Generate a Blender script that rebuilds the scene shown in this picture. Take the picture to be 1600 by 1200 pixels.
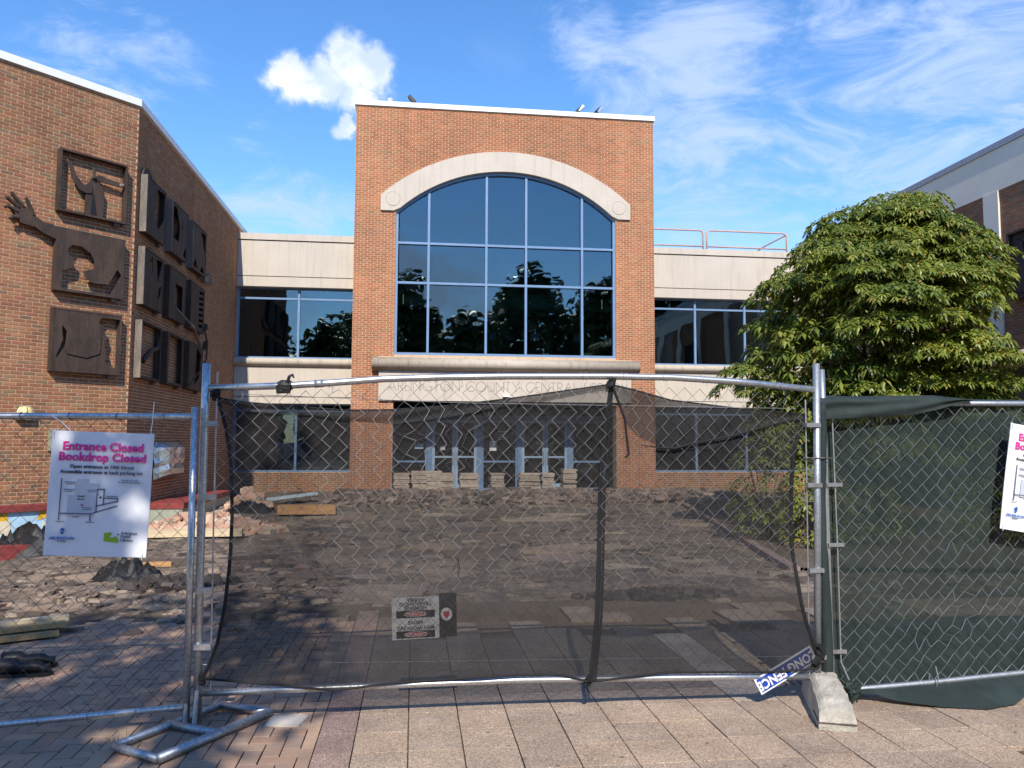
import bpy, math, random
from mathutils import Vector, Matrix, noise
rnd = random.Random(7)
R = math.radians
SC = bpy.context.scene
COL = SC.collection
for o in list(bpy.data.objects): bpy.data.objects.remove(o)

# ------------------------------------------------------------------ camera, sky, sun, exposure
CAM_H, PITCH, ROLL, YAW, FPX = 1.7, R(4.19), R(0.263), R(7.07), 1228.0
fw = Vector((math.sin(YAW)*math.cos(PITCH), math.cos(YAW)*math.cos(PITCH), math.sin(PITCH)))
r0 = Vector((math.cos(YAW), -math.sin(YAW), 0)); u0 = r0.cross(fw)
rt = r0*math.cos(ROLL) + u0*math.sin(ROLL); up = u0*math.cos(ROLL) - r0*math.sin(ROLL)
cam = bpy.data.cameras.new('camera'); co = bpy.data.objects.new('camera', cam); COL.objects.link(co)
co.matrix_world = Matrix(((rt.x, up.x, -fw.x, 0), (rt.y, up.y, -fw.y, 0), (rt.z, up.z, -fw.z, CAM_H), (0, 0, 0, 1)))
cam.sensor_fit = 'HORIZONTAL'; cam.sensor_width = 36; cam.lens = 36*FPX/1600
cam.clip_start = 0.05; cam.clip_end = 2000
SC.camera = co
def in_frame(p):
    d = Vector(p) - Vector((0, 0, CAM_H)); z = d.dot(fw)
    if z < .1: return False
    x = d.dot(rt)/z*FPX; y = d.dot(up)/z*FPX
    return abs(x) < 815 and abs(y) < 615

SUN_EL, SUN_AZ = R(42), R(184)          # azimuth clockwise from +Y; the sun stands behind the camera
sdir = Vector((math.sin(SUN_AZ)*math.cos(SUN_EL), math.cos(SUN_AZ)*math.cos(SUN_EL), math.sin(SUN_EL)))
sl = bpy.data.lights.new('sun', 'SUN'); so = bpy.data.objects.new('sun', sl); COL.objects.link(so)
sl.energy = 4.3; sl.angle = R(0.53); sl.color = (1.0, .93, .82)
so.rotation_euler = sdir.to_track_quat('Z', 'Y').to_euler(); so.location = sdir*60

W = bpy.data.worlds.new('World'); SC.world = W; W.use_nodes = True
nt = W.node_tree; nt.nodes.clear(); N = nt.nodes; LK = nt.links.new
bg = N.new('ShaderNodeBackground'); wo = N.new('ShaderNodeOutputWorld')
sky = N.new('ShaderNodeTexSky'); sky.sky_type = 'NISHITA'; sky.sun_disc = False
sky.sun_elevation = SUN_EL; sky.sun_rotation = SUN_AZ; sky.air_density = 1.0; sky.dust_density = .05; sky.ozone_density = 3.0
SKY_STRENGTH = .128
bg.inputs[1].default_value = SKY_STRENGTH
tc = N.new('ShaderNodeTexCoord')
def wmath(op, a, b=None, clamp=False):
    n = N.new('ShaderNodeMath'); n.operation = op; n.use_clamp = clamp
    for i, v in enumerate((a, b)):
        if v is None: continue
        if isinstance(v, (int, float)): n.inputs[i].default_value = v
        else: LK(v, n.inputs[i])
    return n.outputs[0]
def wmap(v, a, b, c=0., d=1.):
    n = N.new('ShaderNodeMapRange'); n.interpolation_type = 'SMOOTHSTEP'
    LK(v, n.inputs[0])
    for i, q in enumerate((a, b, c, d)): n.inputs[i+1].default_value = q
    return n.outputs[0]
def wnoise(scale, stretch, det=7, rough=.55, dist=0., rot=(0, 0, 0), loc=(0, 0, 0)):
    mp = N.new('ShaderNodeMapping'); LK(tc.outputs['Generated'], mp.inputs[0])
    mp.inputs['Scale'].default_value = stretch; mp.inputs['Rotation'].default_value = rot; mp.inputs['Location'].default_value = loc
    n = N.new('ShaderNodeTexNoise'); LK(mp.outputs[0], n.inputs['Vector'])
    n.inputs['Scale'].default_value = scale; n.inputs['Detail'].default_value = det
    n.inputs['Roughness'].default_value = rough; n.inputs['Distortion'].default_value = dist
    return n.outputs[0]
def skydir(x, y):                          # a direction of the sky written as image offsets for legibility
    return (fw + rt*((x-800)/FPX) - up*((y-600)/FPX)).normalized()
wn = N.new('ShaderNodeTexNoise'); LK(tc.outputs['Generated'], wn.inputs['Vector']); wn.inputs['Scale'].default_value = 17; wn.inputs['Detail'].default_value = 7; wn.inputs['Roughness'].default_value = .58
wsub = N.new('ShaderNodeVectorMath'); wsub.operation = 'SUBTRACT'; LK(wn.outputs['Color'], wsub.inputs[0]); wsub.inputs[1].default_value = (.5, .5, .5)
wsc = N.new('ShaderNodeVectorMath'); wsc.operation = 'MULTIPLY_ADD'; LK(wsub.outputs[0], wsc.inputs[0]); wsc.inputs[1].default_value = (.075, .075, .075); LK(tc.outputs['Generated'], wsc.inputs[2])
WARP = wsc.outputs[0]
def blob(x, y, r, warp=False):
    n = N.new('ShaderNodeVectorMath'); n.operation = 'DISTANCE'
    LK(WARP if warp else tc.outputs['Generated'], n.inputs[0]); n.inputs[1].default_value = skydir(x, y)
    return wmap(n.outputs['Value'], r, 0.)
def vmax(l):
    v = l[0]
    for q in l[1:]: v = wmath('MAXIMUM', v, q)
    return v
# fair-weather cumulus: soft blobs broken up by noise
cum = vmax([blob(448, 112, .040, True), blob(540, 100, .052, True), blob(590, 112, .045, True), blob(500, 130, .050, True), blob(555, 150, .046, True), blob(540, 205, .022, True), blob(475, 140, .04, True)])
nz = wnoise(30, (1, 1, 1), 8, .62, .2)
cum_m = wmap(wmath('ADD', cum, wmath('MULTIPLY', wmath('SUBTRACT', nz, .5), .5)), .12, .72)
# broken cloud bank low over the horizon, all the way round
sep = N.new('ShaderNodeSeparateXYZ'); LK(tc.outputs['Generated'], sep.inputs[0])
el_ = sep.outputs[2]
bank = wmath('MULTIPLY', wmap(el_, .0, .10), wmap(el_, .42, .2))
bank_m = wmath('MULTIPLY', wmap(wmath('ADD', wmath('MULTIPLY', bank, .26), wnoise(3.6, (1, 1, 2.2), 9, .6, .4, loc=(1.3, .7, 0))), .66, .92), .85)
# cirrus veil, streaked, thicker to the right of the tower and low on the left
cir = wmath('ADD', wmath('MULTIPLY', vmax([blob(1500, 150, .62), blob(1330, 270, .46), blob(1130, 310, .32)]), .74),
            wmath('MULTIPLY', vmax([blob(130, 100, .2), blob(400, 310, .15), blob(500, 340, .14), blob(1060, 95, .17), blob(915, 50, .10)]), .66))
nz2 = wnoise(6.5, (1, 1, 2.6), 11, .68, .7, rot=(0, R(28), 0))
nz3 = wnoise(2.2, (1, 1, 2.0), 6, .55, .3, loc=(3, 1, 2))
cir_m = wmath('MULTIPLY', wmap(wmath('ADD', wmath('MULTIPLY', cir, .55), wmath('MULTIPLY', nz2, 1.35)), .86, 1.30), .78)
veil = wmath('MULTIPLY', wmap(wmath('ADD', wmath('MULTIPLY', nz3, .7), wmath('MULTIPLY', nz2, .3)), .56, .85), .3)
allm = wmath('MAXIMUM', wmath('MAXIMUM', wmath('MAXIMUM', cir_m, bank_m), wmath('MULTIPLY', cum_m, .96)), veil, True)
# a cumulus is grey where it is thick
shade = wmap(wnoise(19, (1, 1, 1.4), 6, .55, 0, loc=(.4, .2, .1)), .36, .64, .15, 1.0)
ccol = N.new('ShaderNodeMix'); ccol.data_type = 'RGBA'
ccol.inputs[6].default_value = (3.6, 4.5, 6.6, 1); ccol.inputs[7].default_value = (6.0, 6.25, 6.7, 1)
LK(wmath('MULTIPLY', cum_m, shade), ccol.inputs[0])
sat = N.new('ShaderNodeHueSaturation'); sat.inputs['Saturation'].default_value = 1.22; sat.inputs['Hue'].default_value = .504; sat.inputs['Value'].default_value = 1.4
LK(sky.outputs[0], sat.inputs['Color'])
mixc = N.new('ShaderNodeMix'); mixc.data_type = 'RGBA'
LK(allm, mixc.inputs[0]); LK(sat.outputs[0], mixc.inputs[6]); LK(ccol.outputs[2], mixc.inputs[7])
LK(mixc.outputs[2], bg.inputs[0]); LK(bg.outputs[0], wo.inputs[0])

vs = SC.view_settings; vs.view_transform = 'Standard'; vs.look = 'None'; vs.gamma = 1; vs.use_curve_mapping = False
vs.exposure = 0.5
SC.render.engine = 'CYCLES'
SC.cycles.max_bounces = 8; SC.cycles.transparent_max_bounces = 16

# ------------------------------------------------------------------ materials
class NT:
    def __init__(s, name):
        s.m = bpy.data.materials.new(name); s.m.use_nodes = True; s.t = s.m.node_tree
        s.t.nodes.clear(); s.out = s.t.nodes.new('ShaderNodeOutputMaterial')
    def n(s, typ, **kw):
        x = s.t.nodes.new(typ)
        for k, v in kw.items(): setattr(x, k, v)
        return x
    def l(s, a, b): s.t.links.new(a, b)
    def coord(s, scale=(1, 1, 1), kind='Object', rot=(0, 0, 0)):
        c = s.n('ShaderNodeTexCoord'); mp = s.n('ShaderNodeMapping'); s.l(c.outputs[kind], mp.inputs[0])
        mp.inputs['Scale'].default_value = scale; mp.inputs['Rotation'].default_value = rot; return mp.outputs[0]
    def pos(s, scale=(1, 1, 1)):
        g = s.n('ShaderNodeNewGeometry'); mp = s.n('ShaderNodeMapping'); s.l(g.outputs['Position'], mp.inputs[0])
        mp.inputs['Scale'].default_value = scale; return mp.outputs[0]
    def noise(s, vec, scale, det=4, rough=.55, dist=0.):
        x = s.n('ShaderNodeTexNoise'); s.l(vec, x.inputs['Vector']); x.inputs['Scale'].default_value = scale
        x.inputs['Detail'].default_value = det; x.inputs['Roughness'].default_value = rough; x.inputs['Distortion'].default_value = dist
        return x.outputs[0]
    def ramp(s, fac, stops, interp='LINEAR'):
        x = s.n('ShaderNodeValToRGB'); x.color_ramp.interpolation = interp; s.l(fac, x.inputs[0])
        e = x.color_ramp.elements
        while len(e) < len(stops): e.new(.5)
        for el, (p, c) in zip(e, stops): el.position = p; el.color = (*c, 1) if len(c) == 3 else c
        return x.outputs[0]
    def math(s, op, a, b=0., clamp=False):
        x = s.n('ShaderNodeMath', operation=op, use_clamp=clamp)
        for i, v in enumerate((a, b)):
            if isinstance(v, (int, float)): x.inputs[i].default_value = v
            else: s.l(v, x.inputs[i])
        return x.outputs[0]
    def mix(s, fac, a, b, mode='MIX'):
        x = s.n('ShaderNodeMix', data_type='RGBA', blend_type=mode)
        for i, v in ((0, fac), (6, a), (7, b)):
            if isinstance(v, (int, float)): x.inputs[i].default_value = v
            elif isinstance(v, tuple): x.inputs[i].default_value = (*v, 1)
            else: s.l(v, x.inputs[i])
        return x.outputs[2]
    def bump(s, h, st=.3, dist=.01):
        x = s.n('ShaderNodeBump'); x.inputs['Strength'].default_value = st; x.inputs['Distance'].default_value = dist
        s.l(h, x.inputs['Height']); return x.outputs[0]
    def bsdf(s, col, rough=.7, metal=0., nrm=None, spec=.5):
        x = s.n('ShaderNodeBsdfPrincipled')
        for k, v in (('Base Color', col), ('Roughness', rough), ('Metallic', metal)):
            if isinstance(v, (int, float)): x.inputs[k].default_value = v
            elif isinstance(v, tuple): x.inputs[k].default_value = (*v, 1)
            else: s.l(v, x.inputs[k])
        x.inputs['Specular IOR Level'].default_value = spec
        if nrm is not None: s.l(nrm, x.inputs['Normal'])
        return x.outputs[0]
    def done(s, sh): s.l(sh, s.out.inputs[0]); return s.m
    def rand(s):                                   # differs from piece to piece, joined or not
        g = s.n('ShaderNodeNewGeometry'); o = s.n('ShaderNodeObjectInfo')
        return s.math('FRACT', s.math('ADD', g.outputs['Random Per Island'], o.outputs['Random']))
def brick_mat(name, stops, var=.25):
    a = NT(name); r = a.rand(); base = a.ramp(r, stops)
    p = a.pos(); n1 = a.noise(p, 60, 4, .65); n2 = a.noise(p, .7, 3)
    c = a.mix(a.math('MULTIPLY', a.math('SUBTRACT', n1, .3), var*2, True), base, (.12, .075, .055), 'MIX')
    n3 = a.noise(a.pos((2.5, 2.5, .12)), 1.3, 5, .6)
    c = a.mix(1., c, a.ramp(n2, [(.3, (.82, .82, .83)), (.7, (1.12, 1.09, 1.05))]), 'MULTIPLY')
    c = a.mix(1., c, a.ramp(n3, [(.35, (.84, .84, .85)), (.55, (1, 1, 1)), (.75, (1.08, 1.07, 1.06))]), 'MULTIPLY')
    return a.done(a.bsdf(c, .88, 0, a.bump(n1, .35, .004), .25))
BR = [(0, (.30, .125, .066)), (.14, (.215, .098, .058)), (.28, (.34, .14, .078)), (.42, (.27, .135, .078)), (.56, (.36, .165, .095)),
      (.68, (.25, .10, .06)), (.78, (.31, .115, .075)), (.86, (.20, .135, .085)), (.92, (.33, .185, .115)), (1, (.17, .105, .072))]
M = {}
M['brick'] = brick_mat('fired brick', [(p, (c[0]*1.16, c[1]*1.2, c[2]*1.06)) for p, c in BR])
M['brick_tower'] = brick_mat('orange brick', [(p, (min(1, .31*.35+c[0]*1.02), .125*.35+c[1]*.88, .075*.3+c[2]*.72)) for p, c in BR], .2)
def plain(name, col, rough=.7, metal=0., nscale=8, amt=.18, bump=.15, dist=.004, spec=.4, dark=None, pscale=(1, 1, 1)):
    a = NT(name); p = a.pos(pscale); n1 = a.noise(p, nscale, 6, .6); n2 = a.noise(p, nscale*9, 3, .6)
    d = dark or tuple(x*(1-amt*1.6) for x in col); li = tuple(min(1, x*(1+amt)) for x in col)
    c = a.mix(a.ramp(n1, [(.3, (0, 0, 0)), (.7, (1, 1, 1))]), d, li)
    c = a.mix(amt, c, a.ramp(n2, [(.3, (.4, .4, .4)), (.7, (1, 1, 1))]), 'MULTIPLY')
    return a.done(a.bsdf(c, rough, metal, a.bump(n2, bump, dist), spec))
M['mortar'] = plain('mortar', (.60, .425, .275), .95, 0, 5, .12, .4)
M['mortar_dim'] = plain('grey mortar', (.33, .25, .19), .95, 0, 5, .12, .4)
def stone_mat(name, col, streak=.35):
    a = NT(name); p = a.pos((1, 1, 1)); ps = a.pos((3.2, 3.2, .22))
    n1 = a.noise(p, 1.6, 5); n2 = a.noise(p, 130, 3, .7); st = a.noise(ps, 2.4, 6, .65)
    c = a.mix(a.ramp(n1, [(.3, (0, 0, 0)), (.7, (1, 1, 1))]), tuple(x*.9 for x in col), col)
    c = a.mix(a.math('MULTIPLY', a.ramp(st, [(.5, (0, 0, 0)), (.75, (1, 1, 1))]), streak), c, tuple(x*.5 for x in col))
    c = a.mix(.22, c, a.ramp(n2, [(.3, (.5, .5, .5)), (.7, (1, 1, 1))]), 'MULTIPLY')
    return a.done(a.bsdf(c, .85, 0, a.bump(n2, .2, .003), .3))
M['precast'] = stone_mat('precast concrete', (.58, .51, .43))
M['sillstone'] = stone_mat('weathered precast', (.50, .43, .35), .8)
M['greyfascia'] = stone_mat('grey painted fascia', (.80, .74, .64), .1)
M['coping'] = plain('white metal coping', (.82, .82, .81), .35, 0, 2, .04, .02)
M['joint'] = plain('dark joint', (.1, .085, .075), .9)
M['letter'] = plain('lettering in groove shade tone', (.27, .235, .2), .9)
M['frame'] = plain('blue enamelled aluminium', (.17, .27, .43), .35, 0, 3, .06, .02, .002)
M['door_blue'] = plain('blue painted door', (.32, .44, .58), .4, 0, 3, .06, .02, .002)
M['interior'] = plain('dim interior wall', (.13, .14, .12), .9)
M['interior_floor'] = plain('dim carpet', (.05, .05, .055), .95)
M['beam'] = plain('pale interior beam', (.55, .52, .36), .8)
M['lampstrip'] = plain('dim tube diffuser', (.7, .66, .4), .5)
M['black'] = plain('black rubber', (.012, .012, .014), .5, 0, 20, .3, .3)
M['tarp'] = plain('black plastic sheet', (.02, .019, .018), .4, 0, 6, .3, .5, .02)
M['white'] = plain('white paint', (.8, .8, .79), .5, 0, 4, .05, .02)
M['paper'] = plain('white corrugated plastic', (.79, .80, .83), .45, 0, 5, .03, .02, .001)
M['pink'] = plain('magenta print', (.75, .045, .30), .5, 0, 5, .03, 0)
M['ink'] = plain('dark grey print', (.035, .04, .06), .5, 0, 5, .03, 0)
M['inkgrey'] = plain('slate print', (.13, .14, .19), .5, 0, 5, .03, 0)
M['palegrey'] = plain('pale map print', (.48, .52, .60), .5, 0, 5, .03, 0)
M['blueink'] = plain('blue print', (.02, .13, .42), .5, 0, 5, .03, 0)
M['greenink'] = plain('lime print', (.28, .48, .03), .5, 0, 5, .03, 0)
M['red'] = plain('red print', (.55, .02, .04), .5, 0, 5, .05, 0)
M['royal'] = plain('royal blue print', (.02, .06, .36), .4, 0, 5, .05, 0)
M['redcoping'] = plain('dark red painted coping', (.25, .045, .04), .6, 0, 8, .2)
M['skyblue'] = plain('pale blue mural paint', (.42, .62, .78), .6, 0, 6, .1)
M['yellow'] = plain('yellow mural paint', (.75, .42, .03), .6, 0, 6, .15)
M['cream'] = plain('cream mural paint', (.72, .62, .45), .6, 0, 6, .15)
M['lamp'] = plain('yellowed lamp glass', (.78, .62, .26), .35, 0, 5, .1, .02)
M['metalbox'] = plain('grey green metal box', (.36, .38, .30), .5, .2, 6, .15)
M['orangepaint'] = plain('faded orange rail', (.56, .34, .25), .5, 0, 8, .15)
M['camera_dark'] = plain('smoked dome', (.01, .01, .012), .15)
def galv(name, col=(.62, .63, .64), rough=.33):
    a = NT(name); p = a.pos((1, 1, 1)); n1 = a.noise(p, 55, 5, .6); n2 = a.noise(p, 7, 4, .6)
    c = a.mix(a.ramp(n1, [(.35, (0, 0, 0)), (.65, (1, 1, 1))]), tuple(x*.62 for x in col), col)
    c = a.mix(a.ramp(n2, [(.6, (0, 0, 0)), (.78, (.6, .6, .6))]), c, (.24, .19, .15))
    ro = a.ramp(n1, [(.3, (rough+.15,)*3), (.7, (rough,)*3)])
    return a.done(a.bsdf(c, ro, .85, a.bump(n1, .12, .002)))
M['galv'] = galv('galvanised steel')
M['galv_dull'] = galv('dull galvanised steel', (.46, .49, .52), .45)
M['wire'] = galv('zinc wire', (.56, .57, .57), .4)
M['wire_gate'] = galv('dull zinc wire', (.33, .33, .33), .5)
M['wire_dark'] = galv('weathered wire', (.20, .18, .16), .6)  # dark zinc; the left mesh has its shade put into this colour
M['foil'] = galv('silver foil wrap', (.75, .76, .78), .25)
def rust_mat(name, col, metal=.35):
    a = NT(name); p = a.pos((1.6, 1.6, .45)); n1 = a.noise(p, 3.6, 9, .7, .6); n2 = a.noise(p, 26, 5, .6)
    c = a.ramp(n1, [(.28, tuple(x*.6 for x in col)), (.5, col), (.66, (col[0]*1.5, col[1]*1.35, col[2]*1.2)), (.8, (col[0]*1.1, col[1]*1.35, col[2]*1.35))])
    c = a.mix(.5, c, a.ramp(n2, [(.3, (.6, .6, .6)), (.7, (1.1, 1.1, 1.1))]), 'MULTIPLY')
    return a.done(a.bsdf(c, .74, metal, a.bump(n2, .45, .006), .25))
M['rust'] = rust_mat('weathering steel', (.070, .050, .041), .2)
M['rust_pale'] = rust_mat('pale weathered steel edge', (.19, .16, .135), .1)  # paler rust; on the boxes' near sides it paints in the sunlight
def glass_mat(name, tint, refl, wob=.02, rcol=(.62, .78, .9)):
    a = NT(name); p = a.pos((1, 1, .6)); n1 = a.noise(p, .9, 2, .4)
    tr = a.n('ShaderNodeBsdfTransparent'); tr.inputs[0].default_value = (*tint, 1)
    gl = a.n('ShaderNodeBsdfGlossy'); gl.inputs['Roughness'].default_value = .012; gl.inputs['Color'].default_value = (*rcol, 1)
    a.l(a.bump(n1, wob, .5), gl.inputs['Normal'])
    fr = a.n('ShaderNodeFresnel'); fr.inputs[0].default_value = 1.5
    f = a.math('ADD', a.math('MULTIPLY', fr.outputs[0], .9), refl, True)
    mx = a.n('ShaderNodeMixShader'); a.l(f, mx.inputs[0]); a.l(tr.outputs[0], mx.inputs[1]); a.l(gl.outputs[0], mx.inputs[2])
    return a.done(mx.outputs[0])
M['glass'] = glass_mat('tinted reflective glass', (.46, .58, .58), .15, .02, (.52, .64, .70))
M['glass_door'] = glass_mat('door glass', (.4, .45, .45), .05)
def net_mat(name, col, cover, var=.10, sheen=(.06, .06, .065)):
    a = NT(name); p = a.pos((1, 1, 1)); n1 = a.noise(p, 3.0, 4, .6, .5); n2 = a.noise(a.pos((1, 1, 14)), 22, 3, .6)
    n3 = a.noise(a.pos((14, 1, 1)), 22, 3, .6)
    c = a.mix(a.ramp(a.noise(a.pos((1, 1, .5)), 5, 6, .65, .8), [(.42, (0, 0, 0)), (.75, (1, 1, 1))]), col, tuple(x*1.7 for x in col))
    d = a.bsdf(c, .75, 0, None, .3); tr = a.n('ShaderNodeBsdfTransparent')
    f = a.math('ADD', cover - var, a.math('MULTIPLY', a.math('ADD', n1, a.math('MULTIPLY', a.math('ADD', n2, n3), .25)), var*1.4), True)
    mx = a.n('ShaderNodeMixShader'); a.l(f, mx.inputs[0]); a.l(tr.outputs[0], mx.inputs[1]); a.l(d, mx.inputs[2])
    return a.done(mx.outputs[0])
M['net'] = net_mat('black debris netting', (.017, .0155, .0155), .61, .13)
M['net_fold'] = net_mat('folded black netting', (.02, .019, .02), .66, .1)
M['net_hem'] = net_mat('black netting hem', (.012, .012, .013), .93, .03)
M['green_net'] = net_mat('dark green privacy netting', (.014, .023, .020), .87, .07)
M['green_hem'] = net_mat('green netting hem', (.018, .027, .026), .97, .02)
def aggregate(name, c1, c2, c3):
    a = NT(name); r = a.rand(); p = a.pos()
    v = a.n('ShaderNodeTexVoronoi'); a.l(p, v.inputs['Vector']); v.inputs['Scale'].default_value = 170
    hs = a.n('ShaderNodeSeparateColor'); a.l(v.outputs['Color'], hs.inputs[0])
    n2 = a.noise(p, 2.2, 5, .6); n3 = a.noise(p, 14, 5, .65)
    c = a.ramp(hs.outputs[0], [(.1, c1), (.45, c2), (.8, c2), (1, c3)])
    c = a.mix(1., c, a.ramp(r, [(0, (.86, .85, .85)), (.5, (1, 1, 1)), (1, (1.08, 1.04, .99))]), 'MULTIPLY')
    c = a.mix(1., c, a.ramp(n2, [(.28, (.72, .71, .71)), (.6, (1.06, 1.05, 1.03))]), 'MULTIPLY')
    c = a.mix(a.ramp(n3, [(.56, (0, 0, 0)), (.8, (.5, .5, .5))]), c, (.12, .10, .085))
    sp = a.n('ShaderNodeTexVoronoi'); a.l(p, sp.inputs['Vector']); sp.inputs['Scale'].default_value = 5.5; sp.inputs['Randomness'].default_value = 1
    c = a.mix(a.ramp(sp.outputs['Distance'], [(.05, (.75, .75, .75)), (.085, (0, 0, 0))]), c, (.07, .06, .055))
    return a.done(a.bsdf(c, .85, 0, a.bump(v.outputs['Distance'], .35, .003), .3))
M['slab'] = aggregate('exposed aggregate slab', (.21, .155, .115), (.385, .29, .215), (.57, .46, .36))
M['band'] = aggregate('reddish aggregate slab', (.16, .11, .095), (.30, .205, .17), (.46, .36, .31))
M['brown_slab'] = aggregate('dark brown aggregate slab', (.12, .095, .075), (.235, .185, .145), (.37, .30, .24))  # darker, browner slab colours for the paving past the fence
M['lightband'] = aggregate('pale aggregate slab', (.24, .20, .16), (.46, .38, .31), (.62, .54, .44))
M['paver'] = brick_mat('clay paver', [(0, (.40, .255, .175)), (.2, (.34, .215, .155)), (.4, (.45, .295, .20)), (.6, (.36, .245, .185)), (.8, (.47, .32, .215)), (1, (.31, .225, .175))], .22)
def dirt(name, stops, sc=1.1):
    a = NT(name); p = a.pos((1, .55, 1)); n1 = a.noise(p, sc, 8, .62, .6); n2 = a.noise(a.pos(), 24, 6, .7); n3 = a.noise(a.pos((.6, 1, 1)), sc*4, 8, .7, 1.2)
    c = a.ramp(a.math('ADD', a.math('MULTIPLY', n1, .6), a.math('MULTIPLY', n3, .4)), stops)
    c = a.mix(.65, c, a.ramp(n2, [(.3, (.45, .43, .42)), (.68, (1.15, 1.12, 1.1))]), 'MULTIPLY')
    return a.done(a.bsdf(c, .95, 0, a.bump(n2, .9, .03), .15))
M['mud'] = dirt('torn up setting bed', [(.33, (.028, .026, .026)), (.41, (.12, .10, .083)), (.47, (.26, .205, .155)), (.53, (.09, .078, .068)), (.60, (.29, .23, .17)), (.68, (.48, .38, .26))])
M['soil'] = dirt('bare soil', [(.3, (.08, .06, .045)), (.5, (.15, .115, .085)), (.7, (.22, .17, .12))])
M['asphalt'] = dirt('far ground', [(.3, (.09, .085, .08)), (.7, (.15, .14, .13))])
M['chunk'] = brick_mat('broken mortar bed', [(0, (.30, .235, .175)), (.25, (.16, .125, .105)), (.5, (.38, .30, .22)), (.7, (.085, .078, .075)), (.85, (.27, .19, .15)), (1, (.22, .18, .15))], .25)
M['chunk_dark'] = brick_mat('dark broken bed', [(0, (.05, .043, .039)), (.4, (.13, .10, .08)), (.7, (.2, .15, .115)), (1, (.30, .225, .165))], .25)
M['black_crumb'] = brick_mat('black crumbled bed', [(0, (.02, .018, .018)), (.6, (.045, .04, .038)), (1, (.09, .075, .065))], .2)
M['rubble'] = brick_mat('pink broken brick', [(0, (.50, .30, .21)), (.3, (.56, .40, .29)), (.6, (.42, .22, .15)), (.8, (.60, .48, .36)), (1, (.36, .27, .2))], .12)
M['stackslab'] = brick_mat('reclaimed slab', [(0, (.54, .45, .34)), (.3, (.42, .34, .26)), (.6, (.60, .50, .39)), (1, (.47, .40, .32))], .15)
M['blockc'] = plain('rough cast concrete', (.47, .43, .36), .95, 0, 9, .2, .8, .012)
def wood(name, col):
    a = NT(name); p = a.coord((2, 30, 30)); n1 = a.noise(p, 1.5, 6, .6, .4)
    c = a.ramp(n1, [(.3, tuple(x*.6 for x in col)), (.7, col)])
    return a.done(a.bsdf(c, .8, 0, a.bump(n1, .3, .004), .25))
M['wood'] = wood('raw timber', (.55, .36, .17)); M['wood_pale'] = wood('pale timber', (.70, .56, .36)); M['wood_orange'] = wood('plywood board', (.55, .30, .13))
M['blueboard'] = plain('pale blue foam board', (.50, .62, .66), .6)
M['bark'] = plain('bark', (.10, .075, .055), .95, 0, 12, .3, .9, .02)
def leaf_mat(name, stops, trans=.28):
    a = NT(name); r = a.rand(); c = a.ramp(r, stops)
    c = a.mix(1., c, a.ramp(a.noise(a.pos(), 1.1, 4, .6), [(.33, (.62, .72, .75)), (.5, (1, 1, 1)), (.68, (1.22, 1.12, .9))]), 'MULTIPLY')
    d = a.bsdf(c, .42, 0, None, .45); t = a.n('ShaderNodeBsdfTranslucent'); a.l(a.mix(1., c, (1.25, 1.2, .5), 'MULTIPLY'), t.inputs[0])
    mx = a.n('ShaderNodeMixShader'); mx.inputs[0].default_value = trans; a.l(d, mx.inputs[1]); a.l(t.outputs[0], mx.inputs[2])
    return a.done(mx.outputs[0])
M['leaf'] = leaf_mat('broad leaf', [(0, (.075, .115, .018)), (.35, (.135, .185, .024)), (.7, (.20, .24, .032)), (.93, (.27, .27, .045)), (1, (.30, .19, .05))])
M['leaf_yellow'] = leaf_mat('yellow green leaf', [(0, (.12, .16, .02)), (.5, (.20, .22, .025)), (1, (.27, .22, .03))])
M['leaf_far'] = leaf_mat('distant leaf', [(0, (.035, .06, .015)), (1, (.075, .10, .025))], .15)
M['weed'] = leaf_mat('weed', [(0, (.10, .13, .03)), (1, (.22, .2, .07))])

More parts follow.
